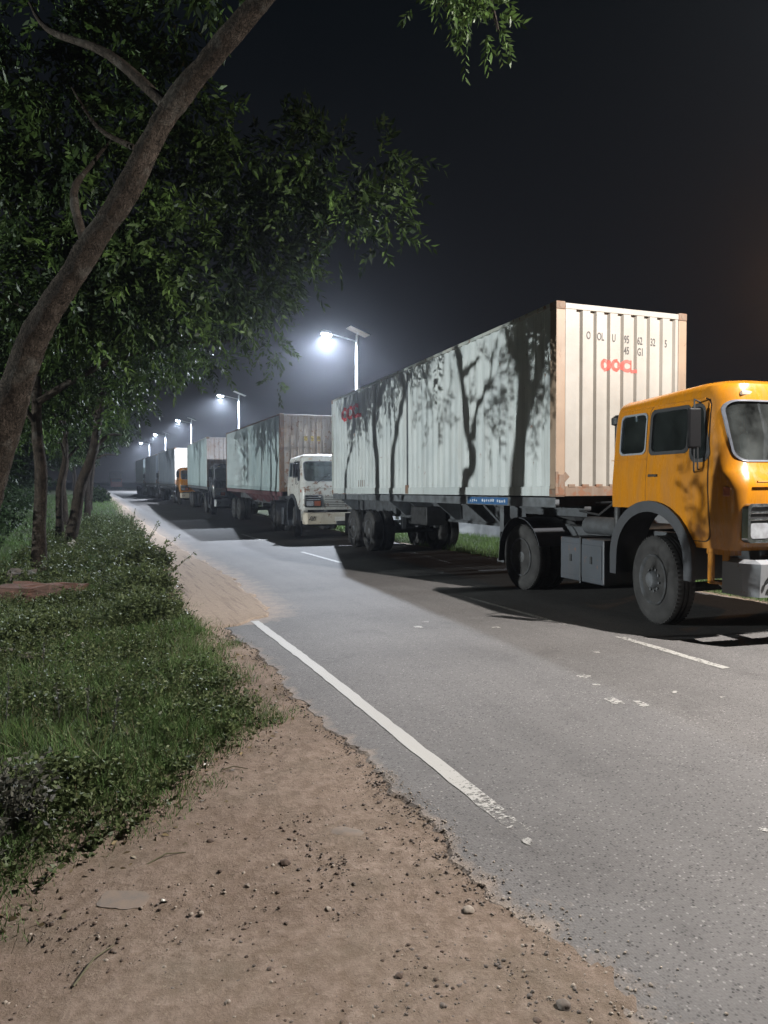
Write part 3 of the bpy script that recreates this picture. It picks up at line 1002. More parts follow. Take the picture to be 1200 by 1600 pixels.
def make_container(label, loc, rot, side_m, front_m, post_m, rail_m):
    t = thing('shipping_container', label, 'shipping container', loc, rot, group='shipping containers on the parked trailers')
    z0, z1 = CF, CF + CH
    br_s = breaks(0.17, CL - 0.17, 0.278, SIDE_PROF)
    put('side_wall', corr_mesh(br_s, z0 + 0.155, z1 - 0.06, 'X', 1, 0.016, 0.006), side_m, t)
    put('side_wall', corr_mesh(br_s, z0 + 0.155, z1 - 0.06, 'X', -1, CW - 0.016), side_m, t)
    br_e = breaks(0.17, CW - 0.17, 0.249, END_PROF)
    put('front_wall', corr_mesh(br_e, z0 + 0.16, z1 - 0.10, 'Y', 1, 0.012), front_m, t)
    b = MB()
    n = 58
    for k in range(n):
        ya = 0.15 + k * (CL - 0.3) / n
        b.box(0.05, CW - 0.05, ya, ya + (CL - 0.3) / n - 0.06, z1 - 0.035, z1 - 0.012)
    b.box(0.05, CW - 0.05, 0.1, CL - 0.1, z1 - 0.05, z1 - 0.036)
    put('roof', b.mesh(), rail_m, t)
    for s in (0, 1):
        x0, x1 = (0.0, 0.06) if s == 0 else (CW - 0.06, CW)
        put('top_rail', MB().box(x0, x1, 0.17, CL - 0.17, z1 - 0.065, z1 - 0.005, 0.006).mesh(), rail_m, t)
        put('bottom_rail', MB().box(x0 + 0.004, x1 - 0.004, 0.17, CL - 0.17, z0 + 0.012, z0 + 0.158, 0.004).mesh(), rail_m if s else side_m, t)
        for (ya, yb, mm) in ((0.0, 0.17, post_m), (CL - 0.17, CL, rail_m)):
            xa, xb = (0.004, 0.165) if s == 0 else (CW - 0.165, CW - 0.004)
            put('corner_post', MB().box(xa, xb, ya + 0.004, yb - 0.004, z0 + 0.118, z1 - 0.118, 0.01).mesh(), mm, t)
    cm = casting_mesh()
    cm.materials.append(M_rust)
    for x in (0, 1):
        for y in (0, 1):
            for z in (z0, z1 - 0.118):
                o = bpy.data.objects.new('corner_casting', cm)
                C.objects.link(o)
                o.parent = t
                o.location = (x * CW, y * CL, z)
                o.scale = (-1 if x else 1, -1 if y else 1, 1)
    put('top_rail', MB().box(0.165, CW - 0.165, 0.004, 0.07, z1 - 0.105, z1 - 0.02, 0.006).mesh(), front_m, t)
    put('bottom_rail', MB().box(0.165, CW - 0.165, 0.002, 0.07, z0 + 0.01, z0 + 0.16, 0.006).mesh(), M_rust, t)
    # rear doors
    for s in (0, 1):
        x0 = 0.17 + s * (CW / 2 - 0.17)
        x1 = x0 + CW / 2 - 0.175
        b = MB().box(x0, x1, CL - 0.06, CL - 0.02, z0 + 0.14, z1 - 0.1, 0.008)
        for q in range(4):
            zz = z0 + 0.3 + q * 0.62
            b.box(x0 + 0.1, x1 - 0.1, CL - 0.022, CL - 0.008, zz, zz + 0.42, 0.006)
        d = put('door', b.mesh(), side_m, t)
        for q in (0.28, 0.78):
            xx = x0 + (x1 - x0) * q
            put('locking_bar', MB().tube([(xx, CL + 0.02, z0 + 0.1), (xx, CL + 0.02, z1 - 0.06)], 0.018, 8).mesh(), M_chrome, d)
    return t, br_s, br_e

ROT1 = (-0.0126, 0, -0.0626)
LOC1 = (6.47, 8.40, 0.0)
box1, BR_S, BR_E = make_container('large pale container with cream ribbed front and tree shadows, behind the near yellow cab', LOC1, ROT1, M_side, M_front, M_post, M_rail)
# lettering
for ch_, a_, z_ in (('O', 0.535, 3.885), ('OL', 0.726, 3.88), ('U', 1.00, 3.875), ('95', 1.224, 3.87), ('62', 1.473, 3.865), ('32', 1.722, 3.86), ('5', 2.00, 3.855), ('45', 1.224, 3.70), ('G1', 1.473, 3.695)):
    letters(ch_, 0.165, M_black_st, box1, 'Y', a_, z_, BR_E, 0.012, sx=0.60, bold=0.003)
letters('OOCL', 0.235, M_red_faded, box1, 'Y', 0.80, 3.44, BR_E, 0.012, bold=0.016, space=0.98)
letters('OOCL', 0.52, M_red, box1, 'X', 11.12, 3.66, BR_S, 0.016, flip=True, bold=0.028, sx=1.3, space=0.9)
# mid-length weld strip with rust at its foot
put('seam_strip', MB().box(0.004, 0.03, 5.86, 5.93, CF + 0.16, CF + CH - 0.066, 0.004).mesh(), M_chassis, box1)
put('rust_patch', MB().box(0.0, 0.02, 5.82, 6.02, CF + 0.02, CF + 0.22, 0.008).mesh(), M_rust, box1)
for q in range(4):
    put('rust_streak', MB().box(0.010, 0.0155, 9.0 + q * 0.16, 9.03 + q * 0.16, CF + 0.2, CF + 0.38).mesh(), M_rust, box1)
# front lower brackets and lugs
b = MB().box(-0.006, 0.05, -0.006, 0.02, CF + 0.02, CF + 0.38, 0.01)
b.box(0.05, 0.16, -0.006, 0.02, CF + 0.02, CF + 0.34, 0.01)
b.obox((0.17, 0.008, CF + 0.30), (0.10, 0.022, 0.10), (0, R(45), 0))
put('corner_bracket', b.mesh(), M_rust, box1)
b = MB()
for k in range(9):
    b.box(0.22 + k * 0.249, 0.34 + k * 0.249, -0.004, 0.02, CF + 0.145, CF + 0.19, 0.004)
put('lug_row', b.mesh(), M_rust, box1)

# ================================================================== trailer
def make_trailer(label, loc, rot, rail_m, frame_m):
    t = thing('container_trailer', label, 'trailer', loc, rot, group='flatbed trailers under the containers')
    for x in (0.62, 1.70):
        b = MB().box(x, x + 0.12, 0.15, 12.0, 1.30, 1.36)
        b.box(x + 0.045, x + 0.075, 1.9, 12.0, 0.98, 1.30)
        b.box(x, x + 0.12, 1.9, 12.0, 0.93, 0.98)
        b.box(x + 0.045, x + 0.075, 0.15, 1.9, 1.20, 1.30)
        put('main_beam', b.mesh(), frame_m, t)
    for x in (0.03, 2.34):
        put('side_rail', MB().box(x, x + 0.07, 0.05, 12.15, 1.355, 1.505, 0.006).mesh(), rail_m, t)
    for k in range(14):
        y = 0.25 + k * 0.9
        put('crossmember', MB().box(0.10, 2.34, y, y + 0.08, 1.37, 1.49).mesh(), frame_m, t)
    # outriggers hanging below the rail
    for y in (3.0, 4.4, 5.9, 7.2, 11.4):
        put('outrigger', MB().prism([(0.05, 1.36), (0.62, 1.36), (0.62, 1.0), (0.5, 1.0)], 'Y', y, y + 0.05).mesh(), rail_m, t)
    # landing gear
    for x in (0.30, 2.02):
        b = MB().box(x, x + 0.13, 2.05, 2.19, 0.75, 1.36, 0.006)
        b.box(x + 0.02, x + 0.11, 2.07, 2.17, 0.38, 0.76, 0.004)
        b.box(x - 0.03, x + 0.16, 2.0, 2.24, 0.33, 0.39, 0.01)
        lg = put('landing_leg', b.mesh(), M_siderail, t)
        put('brace', MB().tube([(x + 0.07, 2.15, 0.95), (x + 0.07, 2.9, 1.33)], 0.025, 6).mesh(), M_chassis, lg)
    put('landing_crossbar', MB().tube([(0.36, 2.12, 1.0), (2.08, 2.12, 1.0)], 0.03, 8).mesh(), M_chassis, t)
    for ya in (8.66, 10.02):
        put('axle', MB().tube([(0.15, ya, TR), (2.29, ya, TR)], 0.075, 10).mesh(), M_dark, t)
        for x in (0.75, 1.69):
            b = MB()
            for q in range(6):
                b.obox((x, ya, 0.66 + q * 0.018), (0.08, 1.15 - q * 0.16, 0.014))
            b.box(x - 0.05, x + 0.05, ya - 0.08, ya + 0.08, 0.5, 0.78)
            put('leaf_spring', b.mesh(), M_dark, t)
        wheel(t, 0.13, ya, side=-1)
        wheel(t, 0.45, ya, side=-1)
        wheel(t, CW - 0.13, ya, side=1)
        wheel(t, CW - 0.45, ya, side=1)
    for x in (0.75, 1.69):
        for yh in (7.95, 9.29):
            put('spring_hanger', MB().box(x - 0.06, x + 0.06, yh, yh + 0.11, 0.62, 0.98, 0.01).mesh(), frame_m, t)
    put('air_tank', MB().lathe([(0.9, 0.10), (0.92, 0.14), (1.5, 0.14), (1.52, 0.10)], 16, 'X', (0, 7.4, 0.85)).mesh(), M_dark, t, smooth=True)
    put('mudflap', MB().box(0.0, 0.55, 10.75, 10.77, 0.35, 0.95).mesh(), M_rubber, t)
    put('mudflap', MB().box(1.89, 2.44, 10.75, 10.77, 0.35, 0.95).mesh(), M_rubber, t)
    put('underrun_bar', MB().box(0.1, 2.34, 11.95, 12.05, 0.55, 0.66, 0.01).box(0.6, 0.7, 11.95, 12.05, 0.66, 1.3).box(1.74, 1.84, 11.95, 12.05, 0.66, 1.3).mesh(), frame_m, t)
    return t

tr1 = make_trailer('grey skeletal trailer with tandem axles under the large near container', LOC1, ROT1, M_siderail, M_chassis)
s = put('number_board', MB().box(0.018, 0.028, 1.43, 2.90, 1.372, 1.492, 0.003).mesh(), M_bluesign, tr1)
rs_ = random.Random(4)
for q_ in range(17):
    if q_ in (4, 5, 12):
        continue
    yq = 2.78 - q_ * 0.078
    put('worn_mark', MB().obox((0.0165, yq, 1.432 + rs_.uniform(-.008, .008)), (0.002, rs_.uniform(0.03, 0.055), rs_.uniform(0.028, 0.055)), (rs_.uniform(-.5, .5), 0, 0)).mesh(), M_signwhite, s)
put('toolbox', MB().box(0.10, 0.55, 5.0, 5.9, 0.85, 1.25, 0.015).mesh(), M_dark, tr1)
put('air_hose', MB().tube([(0.5, 0.1, 1.3), (0.55, -0.3, 1.25), (0.6, -0.7, 1.5), (0.7, -1.1, 1.8)], 0.018, 6).mesh(), M_dark, tr1, smooth=True)

# ================================================================== tractor
def rounded(cx0, cx1, cy0, cy1, r, n=5, skew=(0, 0, 0, 0)):
    """rounded rectangle; skew shifts u of (bl, br, tr, tl)"""
    pts = []
    for (cx, cy, a0, s) in ((cx0 + r, cy0 + r, 180, skew[0]), (cx1 - r, cy0 + r, 270, skew[1]), (cx1 - r, cy1 - r, 0, skew[2]), (cx0 + r, cy1 - r, 90, skew[3])):
        for k in range(n + 1):
            t = R(a0 + 90 * k / n)
            pts.append((cx + s + r * math.cos(t), cy + r * math.sin(t)))
    return pts

CAB = [  # z, front, side inset, front corner radius, back inset
    (0.98, -3.28, 0.03, 0.09, 0.0), (1.15, -3.33, 0.0, 0.09, 0.0), (1.40, -3.36, -0.015, 0.10, 0.0), (1.62, -3.37, -0.02, 0.12, 0.0), (1.73, -3.35, -0.018, 0.16, 0.0),
    (1.82, -3.28, -0.01, 0.20, 0.0), (1.93, -3.24, 0.0, 0.25, 0.0), (2.2, -3.19, 0.02, 0.28, 0.0), (2.45, -3.14, 0.04, 0.28, 0.01), (2.58, -3.11, 0.055, 0.28, 0.02),
    (2.65, -3.10, 0.070, 0.28, 0.03), (2.70, -3.07, 0.10, 0.29, 0.05), (2.735, -3.00, 0.16, 0.32, 0.10), (2.75, -2.82, 0.32, 0.36, 0.22), (2.757, -2.5, 0.65, 0.36, 0.5)]
CA0, CA1, CBK = -0.05, 2.40, -1.33

def cab_ring(z, bf, si, rf, bi, d):
    a0, a1, f, bk = CA0 + si + d, CA1 - si - d, bf + d, CBK - bi - d
    rf = max(rf - d, 0.03)
    rb = 0.07
    pts = []
    for k in range(5):
        t = R(90 + 90 * k / 4)
        pts.append((a0 + rb + rb * math.cos(t), bk - rb + rb * math.sin(t)))
    for k in range(1, 8):
        pts.append((a0, bk - rb + (f + rf - bk + rb) * k / 8))
    for k in range(9):
        t = R(180 + 90 * k / 8)
        pts.append((a0 + rf + rf * math.cos(t), f + rf + rf * math.sin(t)))
    for k in range(1, 10):
        pts.append((a0 + rf + (a1 - a0 - 2 * rf) * k / 10, f))
    for k in range(9):
        t = R(270 + 90 * k / 8)
        pts.append((a1 - rf + rf * math.cos(t), f + rf + rf * math.sin(t)))
    for k in range(1, 8):
        pts.append((a1, f + rf + (bk - rb - f - rf) * k / 8))
    for k in range(5):
        t = R(0 + 90 * k / 4)
        pts.append((a1 - rb + rb * math.cos(t), bk - rb + rb * math.sin(t)))
    ac, hw = (CA0 + CA1) / 2, (CA1 - CA0) / 2
    out = []
    for (a, b_) in pts:
        w = max(0.0, 1 - ((a - ac) / hw) ** 2)
        fr = max(0.0, min(1.0, (-2.6 - b_) / 0.5))
        rise = max(0.0, min(1.0, (z - 2.56) / 0.16)) * 0.07 * max(0.0, min(1.0, (-1.6 - b_) / 1.3))
        out.append((a, b_ - 0.07 * w * fr, z + rise))
    return out

def cab_solid(bm, d):
    rings = []
    zs = [r[0] for r in CAB]
    for i, (z, bf, si, rf, bi) in enumerate(CAB):
        zz = z
        if z > 2.6:
            zz = z - d
        if i == 0:
            zz = z + d
        rings.append([bm.verts.new(p) for p in cab_ring(zz, bf, si, rf, bi, d)])
    n = len(rings[0])
    fs = []
    for i in range(len(rings) - 1):
        for k in range(n):
            fs.append(bm.faces.new((rings[i][k], rings[i][(k + 1) % n], rings[i + 1][(k + 1) % n], rings[i + 1][k])))
    fs.append(bm.faces.new(rings[0][::-1]))
    fs.append(bm.faces.new(rings[-1]))
    return fs

def shell_mesh(d0, d1):
    bm = bmesh.new()
    fo = cab_solid(bm, d0)
    bmesh.ops.recalc_face_normals(bm, faces=fo)
    fi = cab_solid(bm, d1)
    bmesh.ops.recalc_face_normals(bm, faces=fi)
    bmesh.ops.reverse_faces(bm, faces=fi)
    me = bpy.data.meshes.new('shell')
    bm.to_mesh(me)
    bm.free()
    return me

def boolean(me_a, me_b, op='DIFFERENCE'):
    a = bpy.data.objects.new('a', me_a)
    b_ = bpy.data.objects.new('b', me_b)
    C.objects.link(a)
    C.objects.link(b_)
    md = a.modifiers.new('m', 'BOOLEAN')
    md.operation = op
    md.object = b_
    md.solver = 'EXACT'
    dg = bpy.context.evaluated_depsgraph_get()
    res = bpy.data.meshes.new_from_object(a.evaluated_get(dg))
    bpy.data.objects.remove(a)
    bpy.data.objects.remove(b_)
    return res

def prism_mesh(poly, axis, a0, a1):
    return MB().prism(poly, axis, a0, a1).mesh()

def grow(poly, g):
    cx = sum(p[0] for p in poly) / len(poly)
    cy = sum(p[1] for p in poly) / len(poly)
    hx = max(p[0] for p in poly) - cx
    hy = max(p[1] for p in poly) - cy
    return [(cx + (x - cx) * (hx + g) / hx, cy + (y - cy) * (hy + g) / hy) for x, y in poly]

W_REAR = rounded(-1.95, -1.49, 2.06, 2.55, 0.07)
W_DOOR = rounded(-2.63, -2.04, 2.06, 2.55, 0.07)
W_QUART = rounded(-2.91, -2.69, 1.95, 2.55, 0.09, skew=(-0.02, 0.0, 0.03, 0.06))
W_SCREEN = rounded(0.045, 2.305, 1.92, 2.575, 0.11)
W_BACK = rounded(0.75, 1.6, 2.05, 2.45, 0.06)

def arch_poly(r, zc=0.80, bc=-2.08):
    return [(bc + r * math.cos(R(a)), zc + r * math.sin(R(a))) for a in range(0, 360, 12)]

def shade(me, ang=32):
    me.polygons.foreach_set('use_smooth', [True] * len(me.polygons))
    me.set_sharp_from_angle(angle=R(ang))

def make_tractor(label, loc, rot):
    t = thing('lorry_tractor', label, 'truck', loc, rot, group='tractor lorries parked along the road')
    # ---- shell
    sh = shell_mesh(0.0, 0.035)
    for poly in (W_REAR, W_DOOR, W_QUART):
        sh = boolean(sh, prism_mesh(poly, 'X', -0.3, 2.7))
    sh = boolean(sh, prism_mesh(W_SCREEN, 'Y', -4.0, -2.75))
    sh = boolean(sh, prism_mesh(W_BACK, 'Y', -1.6, -1.0))
    sh = boolean(sh, MB().prism(arch_poly(0.645), 'X', -0.3, 2.7).mesh())
    sh = boolean(sh, MB().box(-0.3, 2.7, -2.02, -1.0, 0.5, 1.40).mesh())
    sh = boolean(sh, MB().prism([(-3.6, 0.9), (-3.6, 0.5), (-2.3, 0.5), (-2.3, 1.0)], 'X', -0.3, 2.7).mesh())
    cab = put('cab', sh, M_yellow, t)
    shade(cab.data)
    # floor
    put('cab_floor', MB().box(0.05, 2.3, -3.2, -1.4, 1.44, 1.47).mesh(), M_dark, t)
    # ---- windows: glass + rubber frames following the shell
    def window(name, poly, axis, a0, a1, gm, frame_m=M_gasket, g=0.028):
        gl = boolean(shell_mesh(0.012, 0.018), prism_mesh(poly, axis, a0, a1), 'INTERSECT')
        o = put(name, gl, gm, t)
        shade(gl)
        ring = boolean(prism_mesh(grow(poly, g), axis, a0, a1), prism_mesh(grow(poly, -0.012), axis, a0 - 0.1, a1 + 0.1))
        fr = boolean(shell_mesh(-0.010, 0.03), ring, 'INTERSECT')
        f = put('window_frame', fr, frame_m, o)
        shade(fr)
        return o
    for (a0, a1) in ((-0.3, 0.4), (2.0, 2.7)):
        o = window('rear_side_window', W_REAR, 'X', a0, a1, M_glass, M_alu, 0.010)
        xx = 0.01 if a0 < 0 else 2.33
        put('window_divider', MB().box(xx, xx + 0.02, -1.74, -1.715, 2.06, 2.55).mesh(), M_alu, o)
        window('door_window', W_DOOR, 'X', a0, a1, M_glass)
        window('quarter_window', W_QUART, 'X', a0, a1, M_glass)
    window('windscreen', W_SCREEN, 'Y', -4.0, -2.75, M_screen, M_trim, 0.006)
    window('back_window', W_BACK, 'Y', -1.6, -1.0, M_glass)
    # ---- door skin: 4 mm proud of the shell with gap all round
    dpoly = rounded(-2.975, -2.0, 1.06, 2.62, 0.10, skew=(0.0, 0, 0, 0.06))
    for (a0, a1) in ((-0.3, 0.4), (2.0, 2.7)):
        p = boolean(prism_mesh(dpoly, 'X', a0, a1), prism_mesh(grow(W_DOOR, 0.03), 'X', a0 - .1, a1 + .1))
        p = boolean(p, prism_mesh(grow(W_QUART, 0.03), 'X', a0 - .1, a1 + .1))
        p = boolean(p, MB().prism(arch_poly(0.70), 'X', a0 - .1, a1 + .1).mesh())
        d = boolean(shell_mesh(-0.008, 0.004), p, 'INTERSECT')
        shade(d)
        do = put('door', d, M_yellow, t)
        rg = boolean(prism_mesh(grow(dpoly, 0.012), 'X', a0, a1), prism_mesh(grow(dpoly, -0.001), 'X', a0 - .1, a1 + .1))
        rg = boolean(rg, MB().prism(arch_poly(0.70), 'X', a0 - .1, a1 + .1).mesh())
        put('door_gap', boolean(shell_mesh(-0.003, 0.006), rg, 'INTERSECT'), M_gap, t)
        xo = -0.075 if a0 < 0 else 2.425
        put('door_handle', MB().obox((xo, -2.12, 1.79), (0.03, 0.15, 0.03), (0, 0, 0), 0.008).mesh(), M_dark, do)
    # moulding crease lines on the flank and the front
    for xo in (-0.072, 2.415):
        put('flank_moulding', MB().box(xo, xo + 0.006, -1.98, -1.36, 1.99, 1.998).mesh(), M_yellow, t)
    for xo in (0.0, 2.345):
        put('roof_gutter', MB().tube([(xo, -1.45, 2.615), (xo, -2.2, 2.62), (xo, -2.85, 2.62)], 0.010, 6).mesh(), M_yellow, t)
    cr_pts = []
    for k in range(13):
        a = 0.12 + (2.11) * k / 12
        w = max(0.0, 1 - ((a - 1.175) / 1.225) ** 2)
        cr_pts.append((a, -3.405 - 0.07 * w, 1.70))
    put('front_moulding', MB().tube(cr_pts, 0.012, 6).mesh(), M_yellow, t)
    # ---- grille and headlamps
    def fr_y(a):
        return -3.37 - 0.07 * max(0.0, 1 - ((a - 1.175) / 1.225) ** 2)
    for (a0, a1) in ((-0.01, 0.58), (1.77, 2.36)):
        am = (a0 + a1) / 2
        y = fr_y(am)
        pl = rounded(a0, a1, 1.07, 1.475, 0.05)
        ring = boolean(prism_mesh(pl, 'Y', y - 0.03, y + 0.05), prism_mesh(grow(pl, -0.034), 'Y', y - 0.1, y + 0.1))
        s_ = put('headlamp_surround', ring, M_chrome, t)
        put('surround_backing', prism_mesh(grow(pl, -0.01), 'Y', y - 0.004, y + 0.06), M_dark, s_)
        for zz in (1.375, 1.305):
            put('grille_bar', MB().box(a0 + 0.02, a1 - 0.02, y - 0.026, y, zz - 0.004, zz + 0.024, 0.006).mesh(), M_chrome, s_)
        b = MB().prism(rounded(a0 + 0.05, a0 + 0.30, 1.115, 1.275, 0.04), 'Y', y - 0.018, y + 0.0)
        put('headlamp', b.mesh(), M_lampglass, t)
        b = MB().prism(rounded(a0 + 0.33, a1 - 0.05, 1.115, 1.275, 0.03), 'Y', y - 0.016, y + 0.0)
        put('parking_lamp', b.mesh(), M_amber, t)
    b = MB()
    for k in range(7):
        zz = 1.10 + k * 0.055
        pts = [(a, fr_y(a) - 0.012, zz) for a in (0.66, 0.9, 1.175, 1.45, 1.69)]
        b.tube(pts, 0.011, 6)
    put('grille', b.mesh(), M_dark, t, kind='stuff')
    for a in (-0.045, 2.395):
        b = MB().obox((a, -3.235, 1.60), (0.06, 0.13, 0.10), (0, 0, R(28 if a < 0 else -28)), 0.012)
        put('turn_lamp', b.mesh(), M_amber, t)
    for a in (0.28, 2.07):
        put('clearance_lamp', MB().obox((a, -3.115, 2.655), (0.15, 0.05, 0.05), (0, 0, 0), 0.012).mesh(), M_clear, t)
    # wipers
    for a in (0.45, 1.35):
        y0, y1 = fr_y(a) + 0.12, fr_y(a) + 0.20
        wb = put('wiper', MB().tube([(a, y0, 1.86), (a + 0.03, y0 - 0.03, 1.90), (a + 0.42, y1 - 0.02, 2.16)], 0.010, 6).mesh(), M_dark, t)
    # ---- bumper
    pts = [(0.0, -3.10), (-0.02, -3.38), (0.06, -3.52), (0.5, -3.57), (1.175, -3.60), (1.85, -3.57), (2.29, -3.52), (2.37, -3.38), (2.35, -3.10)]
    b = MB()
    prev = None
    rings = []
    for (x, y) in pts:
        nx_, ny_ = 0, 0.06
        if x <= 0: nx_, ny_ = 0.05, 0.02
        if x >= 2.35: nx_, ny_ = -0.05, 0.02
        rings.append([b.bm.verts.new((x, y, 0.52)), b.bm.verts.new((x, y, 0.55)), b.bm.verts.new((x, y - (0.015 if 0 < x < 2.35 else 0), 0.86)), b.bm.verts.new((x + nx_, y + ny_, 0.90)), b.bm.verts.new((x + nx_, y + ny_, 0.54))])
    for i in range(len(rings) - 1):
        for k in range(5):
            b.bm.faces.new((rings[i][k], rings[i][(k + 1) % 5], rings[i + 1][(k + 1) % 5], rings[i + 1][k]))
    b.bm.faces.new(rings[0][::-1])
    b.bm.faces.new(rings[-1])
    bp = put('bumper', b.mesh(), M_bumper, t)
    put('tow_hook', MB().tube([(0.10, -3.545, 0.66), (0.13, -3.575, 0.70), (0.15, -3.575, 0.76), (0.19, -3.565, 0.78)], 0.012, 6).mesh(), M_dark, bp)
    put('tow_hook', MB().tube([(0.16, -3.56, 0.64), (0.22, -3.58, 0.66), (0.25, -3.58, 0.72), (0.29, -3.575, 0.78)], 0.012, 6).mesh(), M_dark, bp)
    for xb in (0.55, 1.7):
        put('bumper_bracket', MB().box(xb, xb + 0.1, -3.5, -3.1, 0.62, 0.9).mesh(), M_dark, t)
    # steps and lower brackets behind the bumper
    for s_ in (0, 1):
        x0, x1 = (0.0, 0.16) if s_ == 0 else (2.19, 2.35)
        b = MB().box(x0, x1, -3.20, -2.88, 0.92, 0.98, 0.006)
        b.box(x0, x0 + 0.02, -3.18, -3.10, 0.62, 0.94)
        b.box(x0, x0 + 0.02, -2.98, -2.90, 0.60, 0.94)
        b.box(x0, x1, -3.18, -2.90, 0.60, 0.63, 0.004)
        put('step', b.mesh(), M_yellow, t)
    put('tie_rod', MB().tube([(0.05, -3.2, 0.60), (0.02, -3.1, 0.58), (0.05, -3.0, 0.62)], 0.02, 8).mesh(), M_litter, t, smooth=True)
    # ---- front fenders
    for s_ in (0, 1):
        a0, a1 = (-0.105, 0.42) if s_ == 0 else (1.93, 2.455)
        outer = [(-2.08 + 0.70 * math.cos(R(a)), 0.80 + 0.69 * math.sin(R(a))) for a in range(0, 181, 9)]
        inner = [(-2.08 + 0.66 * math.cos(R(a)), 0.80 + 0.65 * math.sin(R(a))) for a in range(180, -1, -9)]
        poly = [(-1.38, 0.55)] + outer + [(-2.78, 0.62), (-2.74, 0.62)] + inner + [(-1.42, 0.55)]
        f = put('fender', MB().prism(poly, 'X', a0, a1).mesh(), M_fender, t)
        shade(f.data)
        fa = a0 if s_ == 0 else a1 - 0.015
        lip_i = [(-2.08 + 0.57 * math.cos(R(a)), 0.80 + 0.56 * math.sin(R(a))) for a in range(180, -1, -9)]
        lip_o = [(-2.08 + 0.69 * math.cos(R(a)), 0.80 + 0.68 * math.sin(R(a))) for a in range(0, 181, 9)]
        put('fender_lip', MB().prism([(-1.385, 0.55)] + lip_o + [(-2.775, 0.60), (-2.66, 0.60)] + lip_i + [(-1.50, 0.55)], 'X', fa - 0.002, fa + 0.017).mesh(), M_fender, f)
    # ---- mirrors
    for s_ in (0, 1):
        q = -1 if s_ == 0 else 1
        xa = 0.0 if s_ == 0 else 2.35
        hx = -0.17 if s_ == 0 else 2.52
        put('mirror_arm', MB().tube([(xa, -2.78, 2.58), (hx, -2.86, 2.60), (hx, -2.86, 2.5)], 0.009, 6).mesh(), M_dark, t)
        b = MB().tube([(xa, -2.70, 1.80), (hx, -2.86, 1.83), (hx, -2.86, 2.1)], 0.009, 6)
        b.tube([(xa, -2.75, 1.82), (hx * 0.8 + xa * 0.2, -2.88, 1.86), (hx + 0.03, -2.88, 2.1)], 0.008, 6)
        m_ = put('mirror_bracket', b.mesh(), M_dark, t)
        put('mirror', MB().obox((hx, -2.86, 2.29), (0.15, 0.045, 0.44), (0, 0, R(12 * q)), 0.02).mesh(), M_black, m_)
    # ---- interior
    for a in (0.5, 1.8):
        b = MB().obox((a, -2.15, 1.72), (0.52, 0.5, 0.16), (0, 0, 0), 0.05)
        st = put('seat', b.mesh(), M_seat, t)
        put('backrest', MB().obox((a, -1.93, 2.05), (0.5, 0.14, 0.6), (R(-8), 0, 0), 0.05).mesh(), M_seat, st)
    put('dashboard', MB().box(0.12, 2.23, -3.16, -2.85, 1.6, 1.93, 0.05).mesh(), M_dash, t)
    b = MB()
    pts = []
    for k in range(25):
        th = 2 * math.pi * k / 24
        pts.append((1.75 + 0.23 * math.cos(th), -2.74 + 0.10 * math.sin(th), 2.03 + 0.20 * math.sin(th)))
    b.tube(pts, 0.014, 6)
    b.tube([(1.75, -2.95, 1.75), (1.75, -2.74, 2.03)], 0.03, 8)
    b.tube([(1.53, -2.74, 2.03), (1.97, -2.74, 2.03)], 0.012, 6)
    put('steering_wheel', b.mesh(), M_dark, t)
    # ---- chassis
    for x in (0.72, 1.62):
        put('chassis_rail', MB().box(x, x + 0.09, -3.3, 1.95, 0.80, 1.06, 0.004).mesh(), M_chassis, t)
    for y in (-2.9, -1.3, -0.3, 0.5, 1.85):
        put('crossmember', MB().box(0.81, 1.62, y, y + 0.08, 0.84, 1.0).mesh(), M_chassis, t)
    put('fifth_wheel', MB().lathe([(1.08, 0.5), (1.14, 0.52), (1.18, 0.48)], 28, 'Z', (1.215, 1.0, 0.04)).box(0.85, 1.6, 0.7, 1.3, 1.05, 1.12).mesh(), M_dark, t)
    put('engine', MB().obox((1.21, -2.2, 0.95), (0.7, 1.2, 0.6), (0, 0, 0), 0.08).mesh(), M_dark, t)
    put('front_axle', MB().tube([(0.2, -2.10, 0.5), (0.5, -2.1, 0.42), (1.9, -2.1, 0.42), (2.2, -2.10, 0.5)], 0.06, 8).mesh(), M_dark, t)
    put('rear_axle', MB().tube([(0.2, 1.0, TR), (2.2, 1.0, TR)], 0.09, 10).obox((1.21, 1.0, TR), (0.4, 0.42, 0.4), (0, 0, 0), 0.1).mesh(), M_dark, t)
    fw_ = wheel(t, 0.10, -2.10, side=-1, front=True)
    fw_.rotation_euler = (fw_.rotation_euler.x, 0, R(-13))
    wheel(t, 2.33, -2.10, side=1, front=True)
    for x, s_ in ((0.13, -1), (0.45, -1), (CW - 0.13, 1), (CW - 0.45, 1)):
        wheel(t, x, 1.0, side=s_)
    # battery / fuel box
    b = MB().box(0.02, 0.62, -1.10, -0.10, 0.33, 0.94, 0.015)
    bx = put('battery_box', b.mesh(), M_tank, t)
    for yb in (-1.05, -0.58):
        put('box_lid', MB().box(0.010, 0.022, yb, yb + 0.43, 0.40, 0.86, 0.004).mesh(), M_tank, bx)
        put('box_latch', MB().box(-0.002, 0.012, yb + 0.19, yb + 0.23, 0.60, 0.70).mesh(), M_dark, bx)
    put('box_strap', MB().box(0.0, 0.64, -0.615, -0.585, 0.31, 0.96).mesh(), M_chassis, bx)
    put('air_cylinder', MB().lathe([(-1.2, 0.10), (-1.18, 0.13), (-0.2, 0.13), (-0.18, 0.10)], 16, 'Y', (0.45, 0, 1.10)).mesh(), M_chassis, t, smooth=True)
    put('fuel_tank', MB().prism(rounded(1.80, 2.35, 0.35, 0.92, 0.10), 'Y', -1.15, -0.05).mesh(), M_tank, t)
